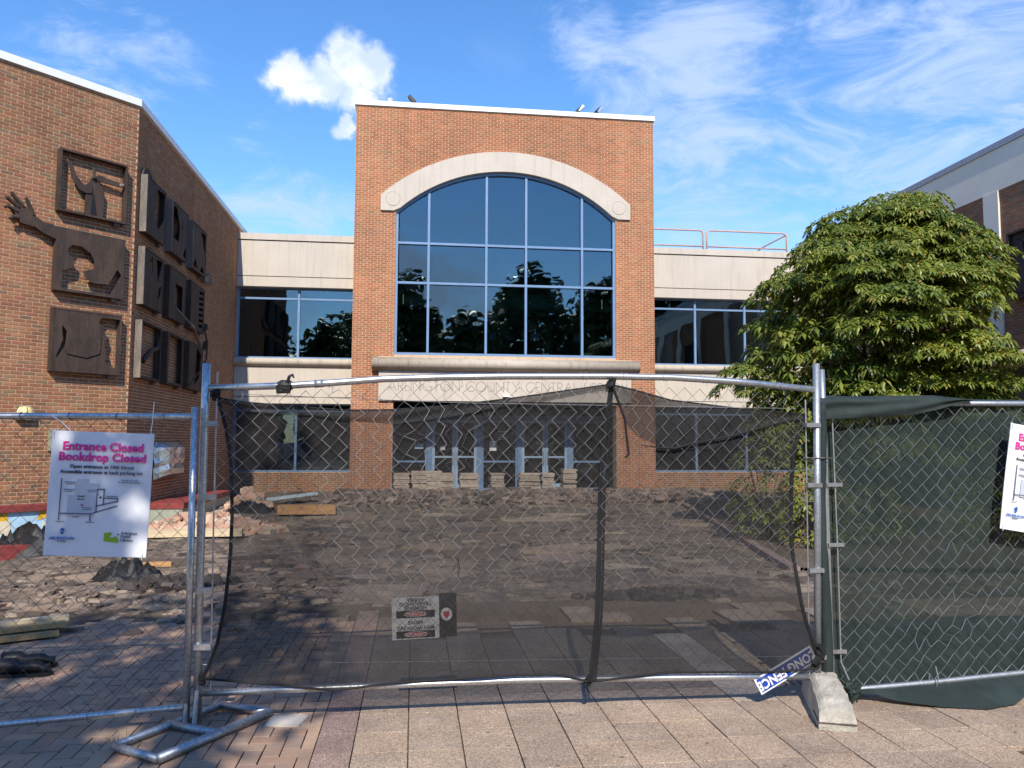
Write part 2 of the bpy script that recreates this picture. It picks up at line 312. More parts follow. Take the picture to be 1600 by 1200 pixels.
# ------------------------------------------------------------------ mesh helpers
class MB:
    def __init__(s): s.v = []; s.f = []
    def add(s, vs_, fs): b = len(s.v); s.v += [tuple(v) for v in vs_]; s.f += [tuple(i+b for i in q) for q in fs]; return s
    def box(s, x0, x1, y0, y1, z0, z1):
        return s.add([(x0, y0, z0), (x1, y0, z0), (x1, y1, z0), (x0, y1, z0), (x0, y0, z1), (x1, y0, z1), (x1, y1, z1), (x0, y1, z1)],
                     [(3, 2, 1, 0), (4, 5, 6, 7), (0, 1, 5, 4), (1, 2, 6, 5), (2, 3, 7, 6), (3, 0, 4, 7)])
    def hexa(s, bot, top):                       # four lower and four upper corners
        return s.add(list(bot)+list(top), [(3, 2, 1, 0), (4, 5, 6, 7), (0, 1, 5, 4), (1, 2, 6, 5), (2, 3, 7, 6), (3, 0, 4, 7)])
    def prism(s, poly, fn, d0, d1):              # polygon (a,b) swept from d0 to d1, fn(a,b,d) -> point
        n = len(poly)
        return s.add([fn(a, b, d0) for a, b in poly]+[fn(a, b, d1) for a, b in poly],
                     [tuple(range(n-1, -1, -1)), tuple(range(n, 2*n))]+[(i, (i+1) % n, n+(i+1) % n, n+i) for i in range(n)])
    def strip(s, A, B, fn, d0, d1):              # solid between two polylines of equal length
        for i in range(len(A)-1): s.prism([A[i], A[i+1], B[i+1], B[i]], fn, d0, d1)
        return s
    def tube(s, pts, r, n=8, caps=True):
        pts = [Vector(p) for p in pts]; rr = r if isinstance(r, (list, tuple)) else [r]*len(pts)
        t0 = (pts[1]-pts[0]).normalized(); a = Vector((0, 0, 1)) if abs(t0.z) < .9 else Vector((1, 0, 0))
        e1 = t0.cross(a).normalized(); b = len(s.v)
        for i, p in enumerate(pts):
            if i == 0: t = pts[1]-pts[0]
            elif i == len(pts)-1: t = pts[-1]-pts[-2]
            else: t = (pts[i+1]-pts[i]).normalized()+(pts[i]-pts[i-1]).normalized()
            if t.length < 1e-6: t = Vector((0, 0, 1))
            t.normalize(); e1 = (e1-t*e1.dot(t)).normalized(); e2 = t.cross(e1)
            for k in range(n):
                an = 2*math.pi*k/n; s.v.append(tuple(p+(e1*math.cos(an)+e2*math.sin(an))*rr[i]))
        for i in range(len(pts)-1):
            for k in range(n):
                k2 = (k+1) % n; s.f.append((b+i*n+k, b+i*n+k2, b+(i+1)*n+k2, b+(i+1)*n+k))
        if caps: s.f.append(tuple(b+k for k in range(n-1, -1, -1))); s.f.append(tuple(b+(len(pts)-1)*n+k for k in range(n)))
        return s
    def grid(s, P):                              # P[row][col] points
        b = len(s.v); w = len(P[0])
        for row in P: s.v += [tuple(p) for p in row]
        for j in range(len(P)-1):
            for i in range(w-1): s.f.append((b+j*w+i, b+j*w+i+1, b+(j+1)*w+i+1, b+(j+1)*w+i))
        return s
    def rock(s, c, sx, sy, sz, rz=0., tilt=0.):
        o = []
        for z in (-1, 1):
            for x, y in ((-1, -1), (1, -1), (1, 1), (-1, 1)):
                q = Vector((x*sx*rnd.uniform(.55, 1.1), y*sy*rnd.uniform(.55, 1.1), z*sz*rnd.uniform(.7, 1.1)))
                q = Matrix.Rotation(rz, 3, 'Z') @ (Matrix.Rotation(tilt, 3, 'X') @ q); o.append(q+Vector(c))
        return s.hexa(o[:4], o[4:])
    def mesh(s, name, smooth=False):
        me = bpy.data.meshes.new(name); me.from_pydata(s.v, [], s.f); me.update()
        if smooth:
            for p in me.polygons: p.use_smooth = True
        return me
    def build(s, name, mat, parent=None, smooth=False, **kw):
        return link(name, s.mesh(name, smooth), mat, parent, **kw)
def link(name, me, mat, parent=None, local=False, kind=None):
    if mat is not None and not me.materials: me.materials.append(M[mat] if isinstance(mat, str) else mat)
    o = bpy.data.objects.new(name, me); COL.objects.link(o)
    if parent is not None:
        o.parent = parent
        if not local: o.matrix_parent_inverse = WM[parent.name].inverted()
    WM[o.name] = WM[parent.name] if (parent is not None and local) else Matrix.Identity(4)
    if kind: o['kind'] = kind
    return o
WM = {}
def tag(o, label, cat, group=None):
    o['label'] = label; o['category'] = cat
    if group: o['group'] = group
    return o
def thing(name, label, cat, loc=(0, 0, 0), rot=(0, 0, 0), group=None):
    o = bpy.data.objects.new(name, None); COL.objects.link(o); o.empty_display_size = .2
    o.location = loc; o.rotation_euler = rot
    from mathutils import Euler
    WM[o.name] = Matrix.Translation(loc) @ Euler(rot).to_matrix().to_4x4()
    return tag(o, label, cat, group)
def struct(o): o['kind'] = 'structure'; return o
def copy_tree(o, parent=None):
    c = o.copy(); COL.objects.link(c); WM[c.name] = WM.get(o.name, Matrix.Identity(4))
    if parent is not None: c.parent = parent
    for ch in list(o.children): copy_tree(ch, c)
    return c
XZ = lambda Y: (lambda a, b, d: (a, Y+d, b))     # facade fn: a=X, b=Z, d = depth into the wall
def text(body, size, mat, parent, x, z, y, name='lettering', align='CENTER', bold=0., rot180=False, sx=1., depth=.0015):
    cu = bpy.data.curves.new('t', 'FONT'); cu.body = body; cu.size = size; cu.align_x = align; cu.align_y = 'CENTER'
    cu.offset = bold; cu.extrude = depth; cu.resolution_u = 2
    to = bpy.data.objects.new('t', cu); COL.objects.link(to)
    dg = bpy.context.evaluated_depsgraph_get(); me = bpy.data.meshes.new_from_object(to.evaluated_get(dg))
    bpy.data.objects.remove(to)
    mt = Matrix.Translation((x, y, z)) @ (Matrix.Rotation(math.pi, 4, 'Y') if rot180 else Matrix.Identity(4)) @ Matrix.Rotation(math.pi/2, 4, 'X') @ Matrix.Diagonal((sx, 1, 1, 1))
    me.transform(mt); me.materials.clear()
    return link(name, me, mat, parent, local=True)

# ------------------------------------------------------------------ brickwork
BL, BH = .2032, .0657
def brick_mesh(l, h=BH-.0125, proud=.007, key={}):
    k = (round(l, 3), round(h, 4), proud)
    if k not in key:
        b = MB(); x = l/2; z = h/2; c = .0025
        b.add([(-x, .012, -z), (x, .012, -z), (x, .012, z), (-x, .012, z), (-x+c, -proud, -z+c), (x-c, -proud, -z+c), (x-c, -proud, z-c), (-x+c, -proud, z-c)],
              [(4, 5, 6, 7), (0, 1, 5, 4), (1, 2, 6, 5), (2, 3, 7, 6), (3, 0, 4, 7)])
        key[k] = b.mesh('brick')
    return key[k]
def brickwork(parent, origin, uang, u0, u1, z0, z1, keep, mat, n_ind=300, stuff_name='brickwork'):
    """running-bond bricks standing proud of a wall plane; uang: heading of +u; outward normal is to the right of... u x z"""
    ud = Vector((math.cos(uang), math.sin(uang), 0)); nd = Vector((math.sin(uang), -math.cos(uang), 0))
    O = Vector(origin); L = []
    rows = int((z1-z0)/BH)
    for r in range(rows):
        zc = z0+(r+.5)*BH; u = u0-(BL/2 if r % 2 else 0)
        segs = keep(zc) if keep else [(u0, u1)]
        while u < u1-.02:
            for sa, sb in segs:
                a, b = max(u+.0058, sa), min(u+BL-.0058, sb)
                if b-a > .03: L.append(((a+b)/2, zc, b-a))
            u += BL
    cp = Vector((0, 0, CAM_H))
    vis = [(((O+ud*u+Vector((0, 0, z)))-cp).length, i) for i, (u, z, l) in enumerate(L) if l > .15 and in_frame(O+ud*u+Vector((0, 0, z)))]
    vis = [v for v in vis if L[v[1]][1] > 2.15]          # the courses that no fence or net crosses
    vis.sort(); ind = set(i for _, i in vis[:n_ind])
    big = MB()
    for i, (u, z, l) in enumerate(L):
        c = O+ud*u+Vector((0, 0, z))
        if i in ind:
            me = brick_mesh(l)
            if not me.materials: me.materials.append(M[mat])
            if me.materials[0] != M[mat]:
                me = brick_mesh(l, proud=.0071 if mat == 'brick_tower' else .0072)
                if not me.materials: me.materials.append(M[mat])
            o = bpy.data.objects.new('brick', me); COL.objects.link(o); o.parent = parent
            o.matrix_parent_inverse = WM[parent.name].inverted(); o.location = c; o.rotation_euler = (0, 0, uang)
            WM[o.name] = Matrix.Identity(4)
        else:
            x = l/2; h = (BH-.0125)/2; pr = .007+rnd.uniform(-.001, .001); q = .0025
            P = lambda a, d, zz: tuple(c+ud*a+nd*d+Vector((0, 0, zz)))
            big.add([P(-x, -.012, -h), P(x, -.012, -h), P(x, -.012, h), P(-x, -.012, h), P(-x+q, pr, -h+q), P(x-q, pr, -h+q), P(x-q, pr, h-q), P(-x+q, pr, h-q)],
                    [(4, 5, 6, 7), (0, 1, 5, 4), (1, 2, 6, 5), (2, 3, 7, 6), (3, 0, 4, 7)])
    if big.f: big.build(stuff_name, mat, parent, kind='stuff')

# ------------------------------------------------------------------ ground
def hz(x, y):
    """height of the torn-up plaza"""
    t = max(0., min(1., (y-8.2)/2.)); far = max(0., min(1., (y-12)/11.))
    n = noise.noise(Vector((x*.55, y*.9, 0)))*.05+noise.noise(Vector((x*2.1, y*3.2, 3)))*.035+noise.noise(Vector((x*6, y*9, 5)))*.018
    ridge = math.exp(-((y-21.8)/1.0)**2)*(.16+.07*noise.noise(Vector((x*1.3, 0, 9))))*(1 if -2 < x < 9 else .3)
    return -.05+t*(n+.01)+far*.15+ridge
g = MB().add([(-500, -500, -.14), (500, -500, -.14), (500, 700, -.14), (-500, 700, -.14)], [(0, 1, 2, 3)])
struct(g.build('ground', 'asphalt'))
P = []
ys = [8.05+i*.09 for i in range(int((24.9-8.05)/.09)+1)]
xs = [-9.5+i*.11 for i in range(int(21.9/.11)+1)]
for y in ys: P.append([(x, y, hz(x, y)) for x in xs])
struct(MB().grid(P).build('torn_up_plaza', 'mud'))
bed = MB().add([(-12, 1, -.03), (12.8, 1, -.03), (12.8, 8.6, -.03), (-12, 8.6, -.03)], [(0, 1, 2, 3)]).build('paving_bed', 'soil'); struct(bed)
pl = MB().box(-12, 12, 1.0, 3.25, -.02, 0).build('pavement', 'slab'); struct(pl)
# square slabs, each its own piece, with open joints
def slab_mesh(w, d, t=.03, c=.0018):
    x, y = w/2, d/2
    return MB().add([(-x, -y, -t), (x, -y, -t), (x, y, -t), (-x, y, -t), (-x, -y, -c), (x, -y, -c), (x, y, -c), (-x, y, -c),
                     (-x+c, -y+c, 0), (x-c, -y+c, 0), (x-c, y-c, 0), (-x+c, y-c, 0)],
                    [(8, 9, 10, 11), (4, 5, 9, 8), (5, 6, 10, 9), (6, 7, 11, 10), (7, 4, 8, 11), (0, 1, 5, 4), (1, 2, 6, 5), (2, 3, 7, 6), (3, 0, 4, 7)])
SL = .305
sm = slab_mesh(SL-.007, SL-.007).mesh('slab'); sm.materials.append(M['slab'])
dmm = slab_mesh(SL-.007, SL-.007).mesh('slab'); dmm.materials.append(M['brown_slab'])
lm = slab_mesh(SL-.007, SL-.007).mesh('slab'); lm.materials.append(M['lightband'])
bm_ = slab_mesh(.205, SL-.007).mesh('slab'); bm_.materials.append(M['band'])
def piece(name, me, parent, loc, rz=0., tilt=.004):
    o = bpy.data.objects.new(name, me); COL.objects.link(o); o.parent = parent; o.location = loc
    o.rotation_euler = (rnd.uniform(-tilt, tilt), rnd.uniform(-tilt, tilt), rz+rnd.uniform(-.006, .006)); return o
cells = []
for j in range(16):
    for i in range(18):
        x = -.315+(i+.5)*SL; y = 3.27+(j+.5)*SL
        if y > 6.9 and rnd.random() < (y-6.8)/1.5: continue
        if in_frame((x, y, 0)): cells.append((x, y, i))
for x, y, i in cells[:290]:
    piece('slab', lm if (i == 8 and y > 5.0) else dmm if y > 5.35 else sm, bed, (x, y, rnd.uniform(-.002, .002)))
far = MB()
for j in range(16):
    for i in range(18, 40):
        x = -.315+(i+.5)*SL; y = 3.27+(j+.5)*SL
        far.box(x-.149, x+.149, y-.149, y+.149, -.028, rnd.uniform(-.003, .001))
far.build('far_slabs', 'slab', bed, kind='stuff')
for j in range(16): piece('band_slab', bm_, bed, (-.42, 3.27+(j+.5)*SL, 0))
# clay pavers in a herringbone, the nearest ones single pieces
pm = slab_mesh(.1935, .0935, .03, .0022).mesh('paver'); pm.materials.append(M['paver'])
def herring():
    out = []; s = .1
    for i in range(-60, 60):
        for j in range(-40, 70):
            k = (i-j) % 4
            cx, cy = -2.5+i*s, 5.5+j*s
            if k == 0: out.append((cx+s, cy+s/2, 0))            # lying brick
            elif k == 2: out.append((cx+s/2, cy, 1))             # standing brick
    return out
hb = [(x, y, k) for x, y, k in herring() if -4.7 < x < (-.622 if k == 0 else -.572) and 3.3 < y < 9.4]
hb = [q for q in hb if not (q[1] > 7.7+.5*noise.noise(Vector((q[0]*1.5, q[1]*1.2, 2)))+.25)]
def shown(q): return in_frame((q[0], q[1], 0))
near = sorted([q for q in hb if shown(q)], key=lambda q: q[1]*1+abs(q[0])*.1)
ns = set(near[:300])
rest = MB()
for x, y, k in herring():                               # cut bricks against the slab band
    if k == 1 and -.573 < x < -.54 and 3.3 < y < 7.7: rest.box(x-.0468, -.5285, y-.0968, y+.0968, -.028, rnd.uniform(-.003, .003))
    if k == 0 and -.622 <= x < -.44 and 3.3 < y < 7.7: rest.box(x-.0968, -.5285, y-.0468, y+.0468, -.028, rnd.uniform(-.003, .003))
for q in hb:
    x, y, k = q; dz = rnd.uniform(-.004, .004)
    if q in ns: piece('paver', pm, bed, (x, y, dz), R(90)*k, .012)
    else:
        a, b = (.0968, .0468) if k == 0 else (.0468, .0968)
        rest.box(x-a, x+a, y-b, y+b, -.028, dz)
rest.build('far_pavers', 'paver', bed, kind='stuff')

# ------------------------------------------------------------------ entrance tower
YT = 24.0
tw = thing('entrance_tower', 'tall orange brick entrance tower with arched blue framed window', 'building', (2.82, YT, 0))
F = XZ(YT)
GX0, GX1, GZ0, SPR = -.64, 6.27, 4.32, 8.74
CX = (GX0+GX1)/2
def arc(x, half, z_s, rise):
    Rr = (half*half+rise*rise)/(2*rise); return z_s+rise-Rr+math.sqrt(max(0, Rr*Rr-(x-CX)**2))
ain = lambda x: arc(x, 3.455, SPR, 1.40)
aout = lambda x: arc(x, 3.93, 9.24, 1.53)
w = MB()
w.box(-1.9, GX0, YT, YT+.45, 0, 12.05); w.box(GX1, 7.53, YT, YT+.45, 0, 12.05); w.box(GX0, GX1, YT+.002, YT+.45, 2.92, GZ0)
n = 28; A = [(GX0+(GX1-GX0)*i/n, ain(GX0+(GX1-GX0)*i/n)) for i in range(n+1)]; B = [(x, 12.05) for x, _ in A]
w.strip(A, B, F, .002, .45)
w.box(-1.9, -1.5, YT+.45, 31, 0, 12.0); w.box(7.13, 7.53, YT+.45, 31, 0, 12.0); w.box(-1.5, 7.13, 30.6, 31, 0, 12.0)
w.build('wall', 'mortar', tw)
MB().box(-1.5, 7.13, YT+.45, 30.6, 11.4, 11.7).build('roof_slab', 'interior', tw)
MB().box(-1.5, 7.13, YT+.45, 30.6, 3.9, 4.2).build('floor_slab', 'interior_floor', tw)
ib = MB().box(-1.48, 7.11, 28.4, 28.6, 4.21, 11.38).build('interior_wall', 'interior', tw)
MB().box(-1.45, 7.1, 26.0, 26.3, 6.15, 6.55).build('interior_beam', 'beam', tw)
for lx in (-.2, 1.3, 2.9, 4.5, 6.0): MB().box(lx-.6, lx+.6, 26.8, 27.0, 6.75, 6.8).build('tube_light', 'lampstrip', tw)
for k, (bx, bw, bh) in enumerate(((0.2, 1.1, 1.4), (2.4, .8, 1.9), (3.9, .8, 1.85), (5.4, .8, 1.9))):
    MB().box(bx, bx+bw, 26.6, 27.1, 4.21, 4.21+bh).build('bookcase', 'wood_orange', tw)
def keep_t(z):
    if z < 2.90: return [(-1.9, GX0-.002), (GX1+.002, 7.53)]
    if z < 3.83: return [(-1.9, -1.085), (6.735, 7.53)]
    if z < 4.24: return [(-1.9, -1.1), (6.8, 7.53)]
    if z < 8.745: return [(-1.9, GX0-.002), (GX1+.002, 7.53)]
    if z < 9.24: return [(-1.9, -1.10), (6.73, 7.53)]
    if z > 10.74: return [(-1.9, 7.53)]
    Rr = (3.93**2+1.53**2)/(2*1.53); hw = math.sqrt(max(0, Rr*Rr-(z-(9.24+1.53-Rr))**2))
    return [(-1.9, CX-hw+.03), (CX+hw-.03, 7.53)]
brickwork(tw, (0, YT, 0), 0, -1.9, 7.53, 0, 12.03, keep_t, 'brick_tower')
MB().box(-1.95, 7.58, YT-.06, YT+.5, 12.05, 12.2).box(-1.95, -1.45, YT+.5, 31.05, 12.05, 12.2).box(7.08, 7.58, YT+.5, 31.05, 12.05, 12.2).build('coping', 'coping', tw)
# arch surround
ar = MB(); n = 40
xs_ = [-1.11+(6.74+1.11)*i/n for i in range(n+1)]
top = [(x, aout(x)) for x in xs_]
def inner(x): return ain(x)+.0 if GX0 <= x <= GX1 else 8.76
bot = [(x, max(8.76, inner(x))) for x in xs_]
ar.strip(bot, top, F, -.07, .1)
arch = ar.build('arch_surround', 'precast', tw)
for k in (6, 13, 20, 27, 34):
    x = xs_[k]; s_ = .004
    MB().prism([(x-s_, inner(x)+.01), (x+s_, inner(x)+.01), (x+s_, aout(x)-.01), (x-s_, aout(x)-.01)], F, -.0715, -.06).build('stone_joint', 'sillstone', arch)
for cx, cz in ((-.74, 9.13), (6.37, 9.13)):
    ring = MB(); pts = [(cx+.21*math.cos(t*math.pi/14), cz+.21*math.sin(t*math.pi/14)) for t in range(28)]
    ring.prism(pts, F, -.076, -.05); rd = ring.build('roundel', 'precast', tw)
    MB().tube([(cx+.215*math.cos(t*math.pi/14), YT-.072, cz+.215*math.sin(t*math.pi/14)) for t in range(29)], .010, 6).build('groove', 'sillstone', rd)
# curtain wall: frame bars and one pane per light
MX = [.37, 2.16, 3.41, 5.20]; TZ = [6.56, 7.80]
fr = MB(); yb, yf = YT+.22, YT+.06
Ff = XZ(0)
n = 40; A = [(GX0+(GX1-GX0)*i/n, 0) for i in range(n+1)]
fr.strip([(x, ain(x)-.085) for x, _ in A], [(x, ain(x)-.001) for x, _ in A], Ff, yf, yb)
fr.box(GX0+.001, GX0+.075, yf+.003, yb, GZ0, SPR-.05); fr.box(GX1-.075, GX1-.001, yf+.003, yb, GZ0, SPR-.05); fr.box(GX0+.075, GX1-.075, yf+.003, yb, GZ0, GZ0+.08)
win = fr.build('window', 'frame', tw)
for x in MX: MB().box(x-.035, x+.035, yf, yb, GZ0+.08, ain(x)-.08).build('mullion', 'frame', win)
xx = [GX0+.075]+MX+[GX1-.075]
for z in TZ:
    for i in range(5): MB().box(xx[i]+(.036 if i else 0), xx[i+1]-(.036 if i < 4 else 0), yf+.012, yb-.01, z-.035, z+.035).build('transom', 'frame', win)
zz = [GZ0+.08]+TZ
for i in range(5):
    a, b = xx[i]+.03, xx[i+1]-.03
    for j in range(3):
        p = MB()
        if j < 2: p.box(a, b, YT+.155, YT+.167, zz[j]+.03, zz[j+1]-.03)
        else:
            q = [a+(b-a)*k/10 for k in range(11)]
            p.prism([(a, zz[2]+.03), (b, zz[2]+.03)]+[(x, ain(x)-.06) for x in reversed(q)], Ff, YT+.155, YT+.167)
        p.build('pane', 'glass', win)
# rounded sill under the window
def bullnose(mb, x0, x1, y, z0, z1, proj, cap=True):
    r = (z1-z0)/2; zc = (z0+z1)/2; P = []; m = 10
    for k in range(m+1):
        t = -math.pi/2+math.pi*k/m; row = []
        c, s = math.cos(t), math.sin(t)
        inset = (1-c)*r if cap else 0.
        for q in range(9):
            a = q/8; row.append((x0+inset+(x1-x0-2*inset)*a, y-proj*c if 0 < q < 8 or not cap else y-proj*c*.3, zc+r*s))
        P.append(row)
    mb.grid(P)
    n0 = len(P[0]); b = len(mb.v)-len(P)*n0
    mb.f.append(tuple(b+k*n0 for k in range(m, -1, -1))); mb.f.append(tuple(b+k*n0+n0-1 for k in range(m+1)))
    mb.f.append((b, b+n0-1, b+m*n0+n0-1, b+m*n0)); return mb
def capsule(mb, x0, x1, y, z0, z1, proj):
    r = (z1-z0)/2; zc = (z0+z1)/2; prof = []
    for k in range(7):
        t = math.pi/2*k/6; prof.append((x0+r*.8*(1-math.sin(t)), max(.12, math.sin(t)**.0 if k == 6 else math.cos(math.pi/2-t))))
    rows = prof+[(x0+x1-a, s) for a, s in reversed(prof)]
    P = [[(a, y-proj*s*math.sin(math.pi*j/12), zc-r*s*math.cos(math.pi*j/12)) for j in range(13)] for a, s in rows]
    mb.grid(P); b = len(mb.v)-len(P)*13
    mb.f.append(tuple(b+j for j in range(12, -1, -1))); mb.f.append(tuple(b+(len(P)-1)*13+j for j in range(13))); return mb
sill = capsule(MB(), -1.29, 6.97, YT+.01, 3.82, 4.24, .34).build('window_sill', 'sillstone', tw, smooth=True)
fa = MB().box(-1.08, 6.73, YT-.09, YT+.3, 2.92, 3.825).build('fascia', 'precast', tw)
for x in (.9, 2.82, 4.75): MB().box(x-.004, x+.004, YT-.0915, YT-.08, 2.925, 3.82).build('stone_joint', 'sillstone', fa)
# thin raised lettering, groove shade put into its dark colour, each letter its own piece
def arcp(cx, cy, rx, ry, a0, a1, n=12): return [(cx+rx*math.cos(R(a0+(a1-a0)*k/n)), cy+ry*math.sin(R(a0+(a1-a0)*k/n))) for k in range(n+1)]
GL = {'A': (.86, [[(0, 0), (.43, 1), (.86, 0)], [(.15, .34), (.71, .34)]]),
      'R': (.52, [[(0, 0), (0, 1)], [(0, 1)]+arcp(.22, .74, .28, .26, 90, -90)+[(0, .48)], [(.2, .48), (.52, 0)]]),
      'L': (.42, [[(0, 1), (0, 0), (.42, 0)]]), 'I': (.02, [[(0.01, 0), (.01, 1)]]),
      'N': (.78, [[(0, 0), (0, 1), (.78, 0), (.78, 1)]]), 'G': (.92, [arcp(.5, .5, .5, .5, 48, 352, 20)+[(.62, .43)]]),
      'T': (.55, [[(0, 1), (.55, 1)], [(.275, 1), (.275, 0)]]), 'O': (1.0, [arcp(.5, .5, .5, .5, 0, 360, 24)]),
      'C': (.86, [arcp(.5, .5, .5, .5, 45, 315, 20)]), 'U': (.7, [[(0, 1), (0, .35)]+arcp(.35, .35, .35, .35, 180, 360)+[(.7, 1)]]),
      'Y': (.74, [[(0, 1), (.37, .48), (.74, 1)], [(.37, .48), (.37, 0)]]), 'E': (.42, [[(.42, 1), (0, 1), (0, 0), (.42, 0)], [(0, .52), (.38, .52)]]),
      'B': (.5, [[(0, 0), (0, 1)], [(0, 1)]+arcp(.2, .76, .25, .24, 90, -90)+[(0, .52)], [(.2, .52)]+arcp(.22, .26, .28, .26, 90, -90)+[(0, 0)]])}
MSG = 'ARLINGTON COUNTY CENTRAL LIBRARY'
tot = sum((GL[c][0] if c != ' ' else .34)+.2 for c in MSG)-.2
lh = .30; x = -.80; k = (6.62+.80)/(tot*lh)
for c in MSG:
    if c == ' ': x += .54*lh*k; continue
    wd, st = GL[c]; b = MB()
    for s_ in st:
        for (a0, b0), (a1, b1) in zip(s_[:-1], s_[1:]):
            p, q = Vector((x+a0*lh*k, 3.22+b0*lh)), Vector((x+a1*lh*k, 3.22+b1*lh)); d = q-p
            if d.length < 1e-4: continue
            d.normalize(); nn = Vector((-d.y, d.x))*.0085; p = p-d*.004; q = q+d*.004
            b.prism([tuple(p-nn), tuple(q-nn), tuple(q+nn), tuple(p+nn)], F, -.0925-.0001*len(b.f)/6, -.085)
    b.build('letter', 'letter', fa); x += (wd+.2)*lh*k
# dome camera on the fascia
dc = thing('security_camera', 'small dark dome camera under the carved library lettering', 'camera', (2.78, YT-.1, 3.03))
MB().prism([(-.11, .09), (.11, .09), (.11, .03), (-.11, .03)], lambda a, b, d: (a, d, b), -.12, .008).build('housing', 'white', dc, local=True)
dm = MB(); dm.grid([[(.085*math.cos(q*math.pi/6)*math.cos(e*math.pi/10), -.055+.055*math.sin(q*math.pi/6)*math.cos(e*math.pi/10), .03-.085*math.sin(e*math.pi/10)) for q in range(13)] for e in range(6)])
dm.build('dome', 'camera_dark', dc, smooth=True, local=True)
# recessed glazed entrance
YD = 25.5
MB().box(GX0, GX1, YT+.45, YD+.1, 2.95, 3.15).build('recess_ceiling', 'interior', tw)
MB().box(GX0+.01, GX1-.01, YD+2.2, YD+2.4, 0, 2.94).build('lobby_wall', 'interior', tw)
def glazed(name, x0, x1, rail, handle=None, door=False):
    d = MB(); s = .09 if door else .055; m = 'door_blue' if door else 'frame'
    y0, y1 = (YD-.02, YD+.04) if door else (YD-.005, YD+.035)
    d.box(x0, x0+s, y0, y1, .1, 2.40); d.box(x1-s, x1, y0, y1, .1, 2.40); d.box(x0+s, x1-s, y0, y1, .1, .1+(.24 if door else .1)); d.box(x0+s, x1-s, y0, y1, 2.3, 2.40)
    d.box(x0+s, x1-s, y0+.002, y1-.002, rail-.03, rail+.03)
    o = d.build(name, m, tw)
    MB().box(x0+s-.01, x1-s+.01, YD+.01, YD+.02, .2, rail-.02).build('pane', 'glass_door', o)
    MB().box(x0+s-.01, x1-s+.01, YD+.01, YD+.02, rail+.02, 2.31).build('pane', 'glass_door', o)
    if handle:
        MB().tube([(handle, YD-.02, .95), (handle, YD-.08, .98), (handle, YD-.08, 1.35), (handle, YD-.02, 1.38)], .014, 6).build('handle', 'galv', o)
glazed('sidelight', -.64, .43, 1.05); glazed('sidelight', 2.19, 3.34, 1.05); glazed('sidelight', 5.15, 6.27, 1.05)
glazed('door', .58, 1.315, 1.2, 1.25, True); glazed('door', 1.325, 2.02, 1.2, 1.39, True); glazed('door', 3.49, 4.265, 1.2, 4.2, True); glazed('door', 4.275, 5.0, 1.2, 4.34, True)
for a, b in ((.43, .58), (2.02, 2.19), (3.34, 3.49), (5.0, 5.15)): MB().box(a+.003, b-.003, YD-.04, YD+.06, .08, 2.42).build('door_post', 'frame', tw)
MB().box(GX0+.005, GX1-.005, YD-.035, YD+.055, 2.42, 2.55).build('door_header', 'frame', tw)
MB().box(GX0+.01, GX1-.01, YD+.01, YD+.02, 2.55, 2.94).build('upper_pane', 'glass_door', tw)
MB().box(GX0, GX1, YT+.02, YD+2.2, 0, .08).build('threshold', 'precast', tw)
# notices on the doors and in the big window
def notice(x0, x1, z0, z1, y, lab, mat='white', lines=3):
    o = thing('paper_notice', lab, 'notice', ((x0+x1)/2, y, z0)); w_ = (x1-x0)/2; h = z1-z0
    MB().box(-w_, w_, -.004, 0, 0, h).build('sheet', mat, o, local=True)
    for k in range(lines): MB().box(-w_*.7, w_*rnd.uniform(.2, .7), -.006, -.0045, h*(.8-.2*k)-.008, h*(.8-.2*k)).build('printed_line', 'inkgrey', o, local=True)
notice(2.44, 2.66, 1.40, 1.72, YD-.01, 'white paper notice taped to the middle glass between the doors')
notice(.02, .3, 1.46, 1.62, YD-.01, 'pale printed notice on the leftmost pane beside the doors', 'skyblue', 2)
notice(.85, 1.0, 1.42, 1.55, YD-.025, 'small printed notice on the first blue door from the left', 'palegrey', 2)
for z_, w_ in ((2.02, .34), (1.92, .30), (1.85, .36), (1.78, .27)): MB().box(2.86-w_/2, 2.86+w_/2, YD-.007, YD-.0055, z_-.018, z_+.018 if z_ > 2 else z_).build('door_print', 'palegrey', tw)
for x0, which in ((2.27, 'left'), (3.62, 'middle'), (4.93, 'right')):
    notice(x0, x0+.22, 4.86, 5.07, YT+.2, which+' one of three white sheets low inside the arched window', 'paper', 2)
# roof fittings
def flood(x, face, lab):
    o = thing('floodlight', lab, 'floodlight', (x, YT+.12, 12.2), (0, 0, R(face)), 'floodlights on the tower parapet')
    MB().tube([(0, 0, 0), (0, 0, .13)], .025, 6).build('stem', 'galv_dull', o, local=True)
    MB().prism([(-.13, .10), (.07, .30), (.14, .24), (-.04, .06)], lambda a, b, d: (a, d, b), -.09, .09).build('housing', 'black', o, local=True)
    MB().prism([(.08, .30), (.15, .245), (-.02, .07), (-.05, .1)], lambda a, b, d: (a, d, b), -.095, -.088).build('lens', 'galv', o, local=True)
flood(-.20, 180, 'single floodlight near the left end of the tower parapet')
flood(5.14, 0, 'left one of the pair of floodlights on the tower parapet')
flood(5.74, 10, 'right one of the pair of floodlights on the tower parapet')
vt = thing('roof_vent', 'small white vent cap on the tower parapet, far left', 'vent', (-.88, YT+.15, 12.2))
MB().tube([(0, 0, 0), (0, 0, .1), (0, 0, .16), (0, 0, .2)], [.05, .05, .1, .03], 10).build('cap', 'white', vt, local=True)

